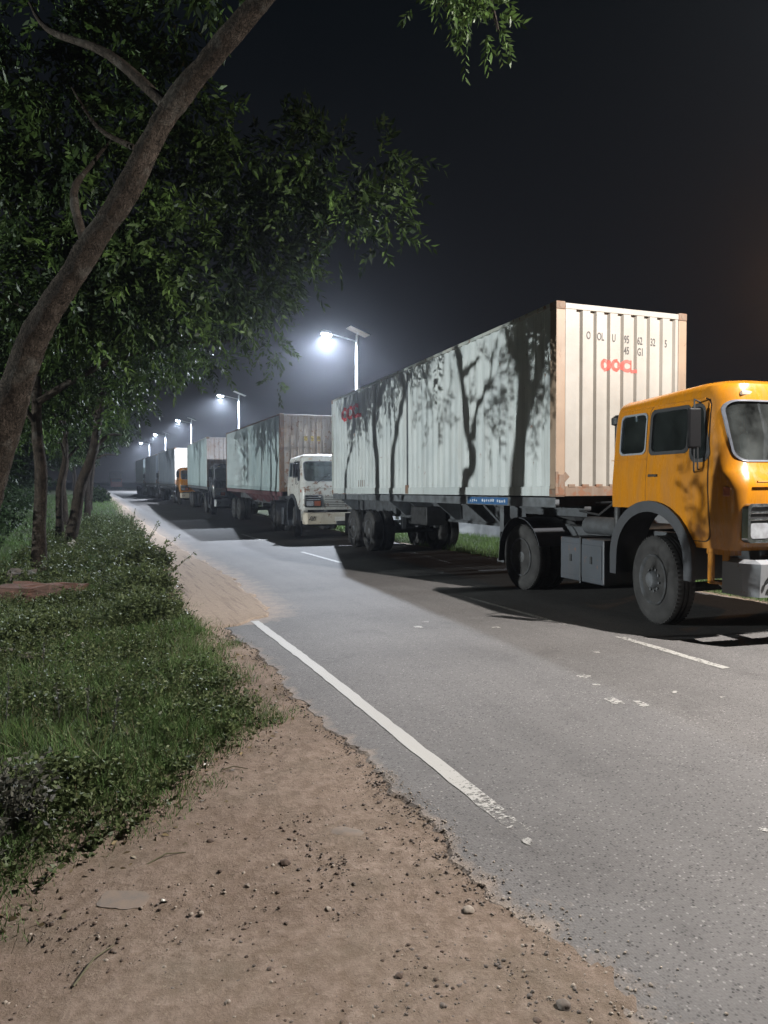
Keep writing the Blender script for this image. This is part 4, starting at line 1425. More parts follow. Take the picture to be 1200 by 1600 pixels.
    put('deck_plate', MB().box(0.35, 2.05, -1.2, 0.2, 1.065, 1.08).mesh(), M_dark, t)
    # rear mudguards (bent sheet)
    for (a0, a1) in ((-0.03, 0.60), (1.83, 2.46)):
        o_ = [(1.0 + 0.64 * math.cos(R(a)), 0.56 + 0.62 * math.sin(R(a))) for a in range(18, 166, 8)]
        i_ = [(1.0 + 0.625 * math.cos(R(a)), 0.56 + 0.605 * math.sin(R(a))) for a in range(162, 17, -8)]
        put('mudguard', MB().prism(o_ + i_, 'X', a0, a1).mesh(), M_fender, t)
        put('mudflap', MB().obox(((a0 + a1) / 2, 1.66, 0.66), (0.58, 0.015, 0.5), (R(8), 0, 0)).mesh(), M_rubber, t)
    # exhaust / air intake behind the cab
    b = MB().tube([(0.14, -1.24, 1.1), (0.14, -1.24, 2.48)], 0.055, 12)
    b.lathe([(2.46, 0.05), (2.48, 0.10), (2.56, 0.10), (2.60, 0.05)], 14, 'Z', (0.14, -1.24, 0))
    put('air_intake', b.mesh(), M_dark, t, smooth=True)
    b = MB()
    pts = []
    for k in range(70):
        th = k * 0.62
        pts.append((0.55 + k * 0.004, -1.05 + 0.05 * math.cos(th) + k * 0.006, 1.72 + 0.05 * math.sin(th) - 0.22 * math.sin(math.pi * k / 69)))
    b.tube(pts, 0.010, 5)
    b.tube([(0.75, -1.28, 1.9), (0.75, -1.0, 1.6), (0.8, -0.6, 1.45), (0.8, 0.1, 1.42)], 0.016, 6)
    put('coiled_hose', b.mesh(), M_dark, t)
    return t

tractor1 = make_tractor('yellow lorry cab with black mirror, nearest truck at the right', LOC1, ROT1)
# dashboard clutter seen through the windscreen
for (a, w_, c_) in ((0.30, 0.26, M_paper), (0.62, 0.22, M_redcloth), (0.95, 0.3, M_paper)):
    put('dashboard_cloth', MB().obox((a, -3.08, 1.965), (w_, 0.16, 0.07), (R(14), R(8), R(12)), 0.03).mesh(), c_, tractor1)
put('windscreen_sticker', MB().obox((0.24, -3.09, 2.45), (0.06, 0.003, 0.04), (R(-15), 0, 0)).mesh(), M_paper, tractor1)
put('grab_pole', MB().tube([(0.55, -3.0, 1.95), (0.42, -2.95, 2.5)], 0.012, 6).mesh(), M_paper, tractor1)
put('red_ribbon', MB().tube([(0.36, -3.34, 1.78), (0.42, -3.38, 1.84), (0.50, -3.38, 1.85)], 0.016, 6).mesh(), M_redcloth, tractor1)

# ================================================================== the queue of trucks behind
def place(o, loc, rot, label):
    o.location = loc
    o.rotation_euler = rot
    o['label'] = label
    return o

def zz(y):
    return float(zprof(y))

queue = [
    # x, y, side paint, end paint, cab paint, labels
    (6.80, 25.1, M_side2, M_end2, M_whitecab, 'scuffed white lorry cab with white bumper right behind the first container',
     'rust streaked grey container behind the white cab', 'maroon trailer under the rust streaked second container'),
    (6.76, 40.9, M_side3, M_end2, M_darkcab, 'dark lorry cab in shade between the second and third containers',
     'pale blue container under the third lamp from the right', 'dark trailer under the third, pale blue container'),
    (6.92, 57.0, M_side4, M_white, M_yellow, 'small yellow lorry cab in front of the white ended container',
     'grey sided container with a clean white end wall, fourth in the queue', 'trailer under the white ended fourth container'),
    (7.0, 72.6, M_side4, M_side4, M_darkcab, 'dark lorry cab in the gap behind the white ended container',
     'dull blue grey container, fifth in the queue', 'trailer under the fifth container in the queue'),
    (7.05, 88.2, M_side3, M_side3, M_darkcab, 'dark lorry cab before the last container of the queue',
     'far pale blue container at the end of the queue', 'trailer under the last container of the queue'),
]
def plain_container(label, loc, rot, sm, em, pm, rm):
    o = copy_tree(base_box)
    place(o, loc, rot, label)
    remat(o, {'container_side_paint': sm, 'container_end_paint': em, 'container_post_paint': pm, 'container_rail_paint': rm})
    return o

# a copy of the first container without its lettering and seam
base_box = None
for q, (x, y, sm, em, cm, lab_c, lab_b, lab_t) in enumerate(queue):
    rot = ((zz(y + 10) - zz(y)) / 10.0, 0, [-0.030, -0.048, 0.0, 0.0, 0.0][q])
    loc = (x, y, zz(y) + 0.0)
    c = copy_tree(box1)
    for ch in list(c.children):
        if ch.name.split('.')[0] in ('lettering', 'seam_strip', 'rust_patch', 'rust_streak'):
            bpy.data.objects.remove(ch)
    place(c, loc, rot, lab_b)
    c.scale = (1, 1, 1.0)
    remat(c, {'container_side_paint': sm, 'container_end_paint': em, 'container_post_paint': M_rust if q == 0 else em, 'container_rail_paint': M_rust if q == 0 else M_rail})
    if q == 0:
        for a_ in (0.93, 1.18, 1.43):
            put('faded_patch', MB().box(a_, a_ + 0.125, 0.0065, 0.011, 3.42, 3.60, 0.002).mesh(), M_yellow_st, c)
    tl = copy_tree(tr1)
    for ch in list(tl.children):
        if ch.name.split('.')[0] in ('number_board', 'toolbox'):
            for g in list(ch.children):
                bpy.data.objects.remove(g)
            bpy.data.objects.remove(ch)
    place(tl, loc, rot, lab_t)
    if q == 0:
        remat(tl, {'trailer_rail_grey': M_maroon})
    tc = copy_tree(tractor1)
    for ch in list(tc.children):
        if ch.name.split('.')[0] in ('dashboard_cloth', 'windscreen_sticker', 'grab_pole', 'red_ribbon'):
            bpy.data.objects.remove(ch)
    place(tc, loc, rot, lab_c)
    remat(tc, {'yellow_cab_paint': cm, 'bumper_grey': M_whitebump if q in (0, 2) else M_bumper})
    if q == 0:
        bp = next(ch for ch in tc.children if ch.name.startswith('bumper') and 'bracket' not in ch.name)
        put('number_plate', MB().box(0.95, 1.40, -3.625, -3.612, 0.62, 0.76).mesh(), M_paper, bp)

# far oncoming truck
def far_truck():
    t = thing('far_lorry', 'tiny red lorry with cream box body far down the road', 'truck', (7.2, 158, zz(158)))
    put('cargo_body', MB().box(-1.2, 1.2, 1.6, 8.0, 1.2, 3.5, 0.04).mesh(), M_white, t)
    put('cab', MB().box(-1.15, 1.15, 0, 1.5, 0.7, 2.2, 0.12).mesh(), M_redcab, t)
    put('windscreen', MB().box(-0.95, 0.95, -0.02, 0.05, 1.55, 2.1, 0.01).mesh(), M_gasket, t)
    put('bumper', MB().box(-1.15, 1.15, -0.15, -0.02, 0.45, 0.75, 0.02).mesh(), M_redcab, t)
    for x in (-0.95, 0.95):
        for y in (0.8, 5.5, 6.8):
            wheel(t, x, y, side=-1 if x < 0 else 1)
far_truck()

# ================================================================== wall on the far roadside
wl = thing('boundary_wall', 'low grey plaster wall beyond the trailer wheels', 'wall', (12.6, 0, 0))
V = []
b = MB()
for k in range(14):
    y = 4 + k * 3.0
    b.box(-0.1, 0.1, y + 0.12, y + 2.88, zz(y) - 0.3, zz(y) + 1.15)
put('wall_panel', b.mesh(), M_wall, wl)
for k in range(15):
    y = 4 + k * 3.0
    put('pillar', MB().box(-0.15, 0.15, y - 0.12, y + 0.12, zz(y) - 0.3, zz(y) + 1.35, 0.01).mesh(), M_wall, wl)

# ================================================================== trees
def crown_mesh(name, blobs, per, leaf=0.10, wid=0.034, nl=9, stem=0.30, droop=0.35):
    """compound-leaf sprigs clumped in ellipsoids. blobs: (x, y, z, r)"""
    Bs, Ds, Ls, Ws, Ts = [], [], [], [], []
    for (x, y, z, r) in blobs:
        n = max(6, int(per * r ** 2.2))
        ncl = max(3, n // 9)
        cc = unit(rng.normal(size=(ncl, 3))) * (rng.random((ncl, 1)) ** 0.42) * r
        cc *= np.array([1, 1, 0.8])
        own = rng.integers(0, ncl, n)
        off = rng.normal(size=(n, 3)) * 0.16 * (0.6 + 0.4 * r)
        c = np.array([x, y, z]) + cc[own] + off
        out = unit(c - np.array([x, y, z]) + rng.normal(size=(n, 3)) * 0.35 * r)
        out[:, 2] -= droop
        out = unit(out + rng.normal(size=(n, 3)) * 0.25)
        ct = (rng.random(ncl) ** 1.7)[own] * 0.75 + rng.random(n) * 0.3
        sl = stem * (0.6 + 0.7 * rng.random(n))
        side = unit(np.cross(out, rng.normal(size=(n, 3))))
        for k in range(nl):
            t = (k + 0.5) / nl
            sgn = 1 if k % 2 == 0 else -1
            base = c + out * (sl * t)[:, None]
            base[:, 2] -= (t * t * 0.25) * sl
            d = unit(out * 0.75 + side * sgn * (1.0 - 0.55 * t) + rng.normal(size=(n, 3)) * 0.18 - np.array([0, 0, 0.25]))
            Bs.append(base); Ds.append(d)
            Ls.append(leaf * (0.7 + 0.6 * rng.random(n))); Ws.append(wid * (0.7 + 0.6 * rng.random(n)))
            Ts.append(np.clip(ct + rng.normal(size=n) * 0.12, 0, 1))
    B, D = np.concatenate(Bs), np.concatenate(Ds)
    Q = leaf_quads(B, D, np.concatenate(Ls), np.concatenate(Ws))
    return quads_mesh(name, Q, np.concatenate(Ts))

def trunk_mesh(pts, radii, seg=14, n=6, rough=0.10, twist=0.0):
    P, rr = smooth_path(pts, radii, n)
    b = MB()
    b.tube(P, rr, seg)
    for i, v in enumerate(b.bm.verts):
        ring = i // seg
        if ring < len(P):
            c = P[ring]
            d = v.co - c
            k = mnoise.noise(Vector((v.co.x * 5, v.co.y * 5, v.co.z * 1.6))) * rough * 1.6 + mnoise.noise(v.co * 14) * rough * 0.8 + mnoise.noise(v.co * 38) * rough * 0.45
            v.co = c + d * (1 + k)
    return b.mesh('trunk')

def tree(loc, label, trunk, limbs, blobs, per=260, leaf=0.10, wid=0.034, nl=9, stem=0.30, mat_=None, group='roadside trees', droop=0.35, seg=14):
    t = thing('tree', label, 'tree', loc, group=group)
    o = put('trunk', trunk_mesh(*trunk, seg=seg, n=18 if seg > 20 else 6), M_bark, t, world_mesh=True)
    shade(o.data, 60)
    for lb in limbs:
        l_ = put('limb', trunk_mesh(*lb, seg=8, n=4), M_bark, t, world_mesh=True)
        shade(l_.data, 60)
    if blobs:
        me = crown_mesh('crown', blobs, per, leaf, wid, nl, stem, droop)
        put('crown', me, mat_ or M_leaf, t, kind='stuff', world_mesh=True)
    return t

# --- T1: the near leaning tree
t1_tr = ([(-1.12, 7.42, -0.15), (-1.10, 7.36, 0.06), (-0.90, 7.27, 1.3), (-0.64, 7.14, 2.16), (-0.34, 6.90, 3.0), (0.04, 6.63, 3.64), (0.43, 6.36, 4.25), (0.74, 6.23, 4.86), (1.08, 5.97, 5.27), (1.45, 5.7, 5.69), (1.88, 5.29, 6.23), (2.3, 5.0, 6.9)],
         [0.26, 0.215, 0.175, 0.145, 0.122, 0.104, 0.096, 0.090, 0.086, 0.083, 0.075, 0.055])
t1_limbs = [
    ([(1.80, 5.36, 6.1), (2.15, 4.9, 6.15), (2.45, 4.5, 5.8), (2.62, 4.3, 5.3), (2.70, 4.2, 4.85)], [0.05, 0.04, 0.028, 0.016, 0.008]),
    ([(0.11, 6.61, 3.7), (0.0, 7.4, 4.5), (0.2, 8.3, 5.2), (0.5, 9.0, 5.9)], [0.05, 0.036, 0.022, 0.009]),
    ([(0.74, 6.23, 4.9), (0.3, 6.9, 5.6), (-0.2, 7.8, 6.2), (-0.4, 8.6, 6.9)], [0.055, 0.042, 0.03, 0.012]),
    ([(0.6, 8.0, 5.3), (0.25, 8.35, 5.6), (0.0, 8.6, 6.1)], [0.03, 0.022, 0.01]),
]
t1_blobs = [(3.72, 8.19, 4.85, 0.24), (3.65, 8.33, 5.22, 0.32), (3.28, 8.39, 5.18, 0.36), (3.54, 8.49, 5.81, 0.26), (3.81, 8.48, 6.04, 0.12), (3.01, 8.73, 6.19, 0.34), (2.93, 8.76, 5.5, 0.48), (3.01, 8.51, 4.94, 0.34), (2.51, 8.94, 6.03, 0.4), (2.53, 9.16, 5.33, 0.62), (2.04, 9.26, 5.96, 0.6), (1.96, 9.3, 5.13, 0.65), (2.42, 9.42, 4.73, 0.5), (1.38, 9.22, 5.42, 0.7), (1.37, 9.23, 4.54, 0.7), (1.91, 9.53, 4.27, 0.55), (0.81, 9.04, 4.65, 0.7), (0.91, 9.43, 4.06, 0.7), (0.24, 9.07, 4.95, 0.7), (-0.13, 9.34, 4.23, 0.7), (-0.38, 9.34, 5.18, 0.7), (0.31, 9.69, 4.06, 0.7), (-0.63, 9.66, 4.34, 0.7), (-0.72, 9.6, 5.97, 0.7), (-0.03, 9.4, 5.87, 0.6), (0.62, 9.12, 6.02, 0.5), (1.05, 8.93, 6.62, 0.5), (0.28, 9.7, 6.93, 0.6), (-0.38, 9.99, 6.93, 0.6), (1.37, 9.01, 7.19, 0.45), (0.66, 9.54, 7.55, 0.6), (-0.22, 9.92, 7.71, 0.6), (1.61, 9.12, 6.22, 0.4), (-1.12, 10.32, 7.0, 0.7), (-1.25, 9.94, 5.26, 0.8), (3.39, 8.56, 5.54, 0.3), (2.84, 9.02, 5.83, 0.4)]
t1_blobs += [(2.1, 5.2, 7.4, 1.1), (1.2, 6.4, 7.3, 1.1)]
t1 = tree((-1.12, 7.4, -0.05), 'thick bare trunked tree leaning right across the upper left', t1_tr, t1_limbs, t1_blobs, per=290, leaf=0.125, wid=0.044, seg=28)

me = crown_mesh('crown', [(2.62, 4.27, 4.98, 0.12), (2.66, 4.22, 4.84, 0.09), (2.54, 4.36, 5.14, 0.14), (2.46, 4.42, 5.3, 0.14), (2.40, 4.5, 5.46, 0.12)], 2600, 0.062, 0.022, 8, 0.13, 0.5)
put('crown', me, M_leaf, t1, kind='stuff', world_mesh=True)

def upright(loc, h, r, lean=(0, 0), label='', blobs=None, limbs=(), per=200, leafy=True, leaf=0.11, wid=0.04, wob=0.10, group='roadside trees', mat_=None, nl=8, seed=0):
    rs = random.Random(seed)
    x, y, z = loc
    pts, rr = [], []
    n = 6
    for k in range(n + 1):
        t = k / n
        pts.append((x + lean[0] * t + rs.uniform(-wob, wob) * (0.3 + t), y + lean[1] * t + rs.uniform(-wob, wob) * (0.3 + t), z - 0.1 + (h + 0.1) * t))
        rr.append(r * (1.25 if k == 0 else 1 - 0.55 * t))
    lb = []
    tops = []
    for k in range(5):
        a = rs.uniform(0, 6.28)
        hh = rs.uniform(0.5, 0.95)
        i = int(hh * n)
        p = pts[i]
        L = rs.uniform(0.9, 1.8)
        q = (p[0] + L * math.cos(a), p[1] + L * math.sin(a), p[2] + rs.uniform(0.3, 1.0))
        mid = ((p[0] + q[0]) / 2, (p[1] + q[1]) / 2, (p[2] + q[2]) / 2 + 0.2)
        lb.append(([p, mid, q], [r * 0.4, r * 0.28, r * 0.1]))
        tops.append(q)
    lb += list(limbs)
    if blobs is None:
        blobs = [(q[0], q[1], q[2] + 0.2, rs.uniform(0.8, 1.2)) for q in tops] + [(pts[-1][0], pts[-1][1], pts[-1][2] + 0.4, 1.2)]
    return tree((x, y, z), label, (pts, rr), lb, blobs if leafy else [], per=per, leaf=leaf, wid=wid, group=group, mat_=mat_, nl=nl)

# --- T2, T3 ... visible trees along the verge
upright((-0.75, 15.15, zz(15)), 6.0, 0.14, (0.15, 0.3), 'straight slim trunk standing behind the brick rubble on the verge',
        [(-0.7, 15.59, 4.39, 0.9), (0.23, 15.18, 4.39, 0.9), (0.95, 14.87, 4.96, 1.0), (1.82, 13.94, 5.09, 0.9), (2.51, 13.1, 4.73, 0.6), (3.16, 12.81, 4.96, 0.6), (3.39, 12.71, 3.67, 0.12), (3.26, 12.76, 4.2, 0.3), (2.32, 13.4, 4.24, 0.4), (1.47, 14.1, 4.11, 0.6), (-0.26, 15.95, 3.5, 0.6), (-1.23, 16.37, 3.5, 0.8), (3.56, 12.09, 5.29, 0.45), (-0.22, 15.38, 5.21, 1.1), (-1.39, 15.89, 4.96, 1.1), (-2.11, 16.21, 4.2, 1.2), (0.81, 14.93, 3.69, 0.5)], per=240, leaf=0.12, wid=0.045, seed=3,
        limbs=[([(-0.7, 15.2, 3.3), (0.4, 14.8, 4.0), (1.6, 14.2, 4.4), (3.0, 13.2, 4.4)], [.07, .06, .04, .012])])
upright((-0.30, 21.0, zz(21)), 5.6, 0.17, (1.2, 0.4), 'pale right leaning trunk, one of a pair on the verge', [(0.14, 21.78, 3.8, 0.8), (1.15, 21.33, 4.34, 0.8), (2.06, 19.84, 5.08, 0.9), (3.02, 19.42, 5.5, 0.7), (-0.35, 21.99, 4.71, 1.2), (1.34, 21.25, 5.61, 1.3), (0.47, 21.63, 3.34, 0.4)], per=180, leaf=0.14, wid=0.055, seed=8)
upright((-0.55, 21.9, zz(21)), 5.2, 0.11, (0.25, 0.3), 'thin upright trunk just left of the pale leaning trunk', [(-1.09, 23.41, 3.71, 1.0), (-1.78, 23.71, 4.66, 1.3), (-0.31, 23.06, 3.23, 0.5)], per=160, leaf=0.14, wid=0.055, seed=9)
k = 0
verge = [(-0.6, 28.5, 5.5, .15), (0.3, 36, 5.6, .15), (0.5, 45, 5.5, .16), (0.6, 56, 6, .16), (0.2, 70, 6, .18), (-0.5, 86, 6.5, .2), (0.8, 104, 6.5, .2), (-1, 125, 7, .2)]
vlab = ['fourth verge tree counting back from the leaning one', 'fifth verge tree with foliage overhanging the sandy strip', 'sixth verge tree beside the road', 'seventh verge tree in the distance', 'eighth verge tree, far down the left side',
        'ninth verge tree, dark against the far end', 'tenth verge tree close to the road end', 'last verge tree at the vanishing end of the road']
for (x, y, h, r) in verge:
    bl = [(x + random.uniform(-1.8, 1.1), y + random.uniform(-1.6, 1.6), zz(y) + random.uniform(4.1, h + 1.2), random.uniform(0.9, 1.4)) for _ in range(8)]
    upright((x, y, zz(y)), h, r, (random.uniform(0.1, 0.8), 0.2), vlab[k], bl, per=110 if y < 50 else 60, leaf=0.17 if y < 50 else 0.26, wid=0.07 if y < 50 else 0.11, seed=20 + k, nl=7)
    k += 1

# --- trees standing in front of the floodlight: their shadows fall on the containers
tree((-4.0, 10.77, -0.1), 'thick forked tree left of the frame throwing the broadest shadow on the near container',
     ([(-4.0, 10.77, -0.15), (-4.0, 10.77, 1.86), (-4.0, 10.69, 2.46), (-4.0, 10.64, 2.61), (-4.0, 10.64, 3.04), (-4.0, 10.7, 3.42), (-4.0, 10.75, 3.73), (-4.0, 10.85, 5.33)], [0.12, 0.12, 0.12, 0.12, 0.105, 0.095, 0.09, 0.08]),
     [([(-4.0, 10.64, 2.61), (-4.0, 10.43, 2.92), (-4.0, 10.33, 3.18), (-4.0, 10.29, 3.51)], [0.09, 0.072, 0.055, 0.037]), ([(-4.0, 10.64, 3.04), (-4.0, 10.84, 3.26), (-4.0, 11.01, 3.48)], [0.09, 0.064, 0.037])],
     [(-4.0, 10.42, 2.73, 0.16), (-4.0, 10.3, 2.95, 0.2), (-4.0, 10.39, 3.19, 0.22), (-4.0, 10.19, 2.71, 0.1), (-4.0, 10.84, 3.35, 0.16), (-4.0, 10.59, 3.46, 0.25), (-4.0, 10.29, 3.45, 0.25), (-4.0, 11.03, 3.54, 0.12), (-4.0, 10.76, 2.95, 0.08), (-4.0, 10.16, 3.04, 0.15), (-4.0, 10.2, 3.3, 0.2), (-4.0, 10.35, 2.85, 0.15), (-4.0, 10.12, 2.9, 0.12), (-4.0, 10.6, 3.25, 0.2)] + [(-4.0, 10.85, 5.33, 0.6), (-4.4, 11.25, 5.73, 0.7)],
     per=200, leaf=0.10, wid=0.036, nl=8, group='trees between floodlight and road')
tree((-4.0, 11.89, -0.1), 'bent tree left of the frame forking low, shadow in the middle of the container',
     ([(-4.0, 11.89, -0.15), (-4.0, 11.89, 1.84), (-4.0, 11.73, 2.1), (-4.0, 11.68, 2.27), (-4.0, 11.78, 2.49), (-4.0, 11.84, 2.76), (-4.0, 11.91, 2.99), (-4.0, 11.99, 3.31), (-4.0, 12.07, 3.67), (-4.0, 12.17, 5.27)], [0.085, 0.081, 0.077, 0.073, 0.069, 0.066, 0.062, 0.058, 0.054, 0.05]),
     [([(-4.0, 11.68, 2.44), (-4.0, 11.6, 2.74), (-4.0, 11.44, 2.9), (-4.0, 11.31, 3.03), (-4.0, 11.22, 3.32)], [0.051, 0.044, 0.036, 0.029, 0.021]), ([(-4.0, 11.92, 3.16), (-4.0, 11.74, 3.23), (-4.0, 11.52, 3.3)], [0.051, 0.036, 0.021])],
     [(-4.0, 11.44, 2.62, 0.13), (-4.0, 11.37, 2.76, 0.12), (-4.0, 11.15, 2.85, 0.13), (-4.0, 11.19, 3.02, 0.1), (-4.0, 12.55, 2.75, 0.09), (-4.0, 12.44, 3.0, 0.1), (-4.0, 12.27, 3.49, 0.12), (-4.0, 11.56, 3.41, 0.12), (-4.0, 11.09, 3.17, 0.1), (-4.0, 13.11, 3.1, 0.1), (-4.0, 12.91, 3.32, 0.14), (-4.0, 12.77, 3.5, 0.14), (-4.0, 13.11, 3.63, 0.1)] + [(-4.0, 12.17, 5.27, 0.6), (-4.4, 12.57, 5.67, 0.7)],
     per=200, leaf=0.10, wid=0.036, nl=8, group='trees between floodlight and road')
tree((-4.2, 14.08, -0.1), 'slim leaning tree left of the frame, shadow right of the straight one',
     ([(-4.2, 14.08, -0.15), (-4.2, 14.08, 1.87), (-4.2, 14.01, 2.44), (-4.2, 13.82, 2.85), (-4.2, 13.63, 3.17), (-4.2, 13.7, 3.5), (-4.2, 13.63, 3.86), (-4.2, 13.73, 5.46)], [0.075, 0.074, 0.072, 0.071, 0.069, 0.068, 0.066, 0.065]),
     [],
     [(-4.2, 13.82, 3.39, 0.08), (-4.2, 14.2, 3.44, 0.1), (-4.2, 13.41, 3.54, 0.13), (-4.2, 14.62, 3.4, 0.07), (-4.2, 14.68, 2.99, 0.05), (-4.2, 15.05, 3.43, 0.09), (-4.2, 15.5, 3.51, 0.09), (-4.2, 16.0, 3.44, 0.07), (-4.2, 14.36, 3.59, 0.1)] + [(-4.2, 13.73, 5.46, 0.6), (-4.6000000000000005, 14.13, 5.86, 0.7)],
     per=200, leaf=0.10, wid=0.036, nl=8, group='trees between floodlight and road')
tree((-3.9, 16.3, -0.1), 'thin crooked tree left of the frame, its shadow crossing the red letters',
     ([(-3.9, 16.3, -0.15), (-3.9, 16.3, 1.81), (-3.9, 16.22, 2.25), (-3.9, 15.94, 2.61), (-3.9, 15.83, 3.09), (-3.9, 15.66, 3.47), (-3.9, 15.56, 3.83), (-3.9, 15.66, 5.43)], [0.045, 0.043, 0.041, 0.039, 0.036, 0.034, 0.032, 0.03]),
     [],
     [] + [(-3.9, 15.66, 5.43, 0.6), (-4.3, 16.06, 5.83, 0.7)],
     per=200, leaf=0.10, wid=0.036, nl=8, group='trees between floodlight and road')
tree((-4.0, 8.40, -0.1), 'waist high leafy sapling left of the frame shading the corner of the yellow cab',
     ([(-4.0, 8.40, -0.15), (-3.98, 8.42, 0.9), (-4.0, 8.35, 1.9)], [.03, .022, .01]), [],
     [(-4.0, 8.45, 1.95, 0.16), (-4.0, 8.32, 1.78, 0.2), (-4.0, 8.25, 1.6, 0.22), (-4.0, 8.5, 1.72, 0.12), (-4.0, 8.15, 1.9, 0.14)], per=420, leaf=0.10, wid=0.03, nl=9, group='trees between floodlight and road')
gobo = [((-4.2, 20.4), 6.0, .07, (0.0, 0.3), 5), ((-4.0, 21.8), 5.8, .055, (0.1, -0.4), 6), ((-4.1, 23.2), 5.8, .05, (0.1, 0.3), 8), ((-4.3, 25.6), 6.0, .14, (0.1, 0.2), 7)]
glab = ['tree left of the frame shading the second container near its front', 'crooked tree left of the frame shading the middle of the second container', 'very slim tree left of the frame beside the crooked one', 'stout leafy tree left of the frame shading the rear of the second container']
for (p, h, r, ln, sd), lab in zip(gobo, glab):
    rs = random.Random(sd * 5)
    bl = [(p[0] + rs.uniform(-0.5, 0.5), p[1] + rs.uniform(-0.5, 0.5), rs.uniform(4.4, 5.8), rs.uniform(0.35, 0.6)) for _ in range(6)]
    bl += [(p[0] + rs.uniform(-0.3, 0.3), p[1] + rs.uniform(-0.5, 0.5), rs.uniform(3.1, 3.7), rs.uniform(0.08, 0.13)) for _ in range(5)]
    if sd == 7:
        bl += [(p[0] + rs.uniform(-0.5, 0.5), p[1] + rs.uniform(-0.6, 1.4), rs.uniform(2.0, 3.6), rs.uniform(0.3, 0.5)) for _ in range(12)]
    upright((p[0], p[1], -0.1), h, r, ln, lab, bl, per=160, leaf=0.12, wid=0.045, seed=sd, wob=0.09, group='trees between floodlight and road')

# --- dark wood behind the verge
wood = []
for k_ in range(26):
    y = random.uniform(26, 120)
    wood.append((max(random.uniform(-10, -2.8) - 0.04 * y, -0.105 * y - 3.0), y + (26 if 38 < y < 60 else 0)))
for k_, (x, y) in enumerate(wood):
    bl = [(x + random.uniform(-2, 2), y + random.uniform(-2, 2), random.uniform(1.2, 7.5), random.uniform(1.3, 2.0)) for _ in range(7)]
    tree((x, y, 0), 'dark tree in the wood behind the left verge', ([(x, y, -0.2), (x + .2, y, 2), (x + .1, y + .2, 4.5), (x, y, 6.5)], [.2, .16, .13, .06]), [], bl, per=34, leaf=0.34, wid=0.15, nl=6, stem=0.5, mat_=M_leaf_far, group='dark wood behind the verge', seg=8)
# --- trees beyond the yellow cab, right
rt = [(21.5, 17.8, 4.6), (25, 16.5, 4.9), (28.5, 12, 4.6), (19.5, 21.5, 4.3), (32, 18, 5.2), (24.5, 24, 4.6)]
rlab = ['dark low tree showing over the yellow cab roof', 'dark tree right of the one over the cab roof', 'dark tree at the right frame edge', 'dark tree hidden behind the container front', 'far dark tree behind the right hand trees', 'dark tree behind the trailer on the far side']
for (x, y, h), lab in zip(rt, rlab):
    bl = [(x + random.uniform(-2, 2), y + random.uniform(-2, 2), random.uniform(h * 0.45, h * 0.95), random.uniform(0.9, 1.3)) for _ in range(9)]
    tree((x, y, 0), lab, ([(x, y, -0.2), (x + .2, y, h * .4), (x, y + .2, h * .85)], [.16, .12, .05]), [], bl, per=60, leaf=0.22, wid=0.09, nl=6, stem=0.4, mat_=M_leaf_far, group='low trees beyond the far roadside', seg=8)

# ================================================================== verge vegetation
def ground_z(x, y):
    base = zprof(y)
    m = np.clip((grass_edge(y) - x) / 0.8, 0, 1) * 0.05
    return base + m - 0.02

def grass_mesh():
    parts, tints = [], []
    def field(n, x0, x1, y0, y1, hmin, hmax, wd, right=False, clump=0.0):
        x = rng.uniform(x0, x1, n)
        y = y0 + (y1 - y0) * rng.random(n) ** 1.3
        if not right:
            e = grass_edge(y) + 0.07 + rng.normal(size=n) * 0.08 + 0.10 * np.sin(y * 5.3) + 0.06 * np.sin(y * 13)
            keep = x < e
            x, y = x[keep], y[keep]
            edge = np.clip((grass_edge(y) + 0.1 - x) / 0.35, 0.45, 1)
        else:
            edge = np.ones(len(x))
        pat = 0.5 + 0.5 * np.sin(x * 3.1 + 2 * np.sin(y * 1.3)) * np.sin(y * 2.3 + 1.7 * np.sin(x * 2))
        keep = rng.random(len(x)) < 0.5 + 0.5 * pat
        x, y, edge, pat = x[keep], y[keep], edge[keep], pat[keep]
        m = len(x)
        z = (zprof(y) - 0.005) if right else ground_z(x, y)
        h = (hmin + (hmax - hmin) * rng.random(m)) * edge * (0.6 + 0.6 * pat)
        a = rng.uniform(0, 2 * np.pi, m)
        w = wd * (0.6 + 0.8 * rng.random(m))
        lean = rng.normal(size=(m, 2)) * 0.45
        b0 = np.stack([x - np.cos(a) * w / 2, y - np.sin(a) * w / 2, z], 1)
        b1 = np.stack([x + np.cos(a) * w / 2, y + np.sin(a) * w / 2, z], 1)
        tp = np.stack([x + lean[:, 0] * h, y + lean[:, 1] * h, z + h], 1)
        parts.append(np.stack([b0, b1, tp], 1))
        tints.append(np.clip(0.25 + 0.5 * rng.random(m) + 0.25 * (pat - .5), 0, 1))
    field(120000, -2.6, 1.6, 2.2, 9, 0.05, 0.17, 0.006)
    field(16000, 0.35, 1.35, 4.2, 6.6, 0.05, 0.13, 0.006)
    field(9000, -0.6, 0.9, 2.9, 4.3, 0.04, 0.10, 0.005)
    field(60000, -3.2, 2.1, 8, 24, 0.06, 0.18, 0.014)
    field(34000, -4.5, 3.3, 22, 90, 0.08, 0.25, 0.035)
    return quads_mesh('verge_grass', np.concatenate(parts), np.concatenate(tints), 3), field, parts, tints

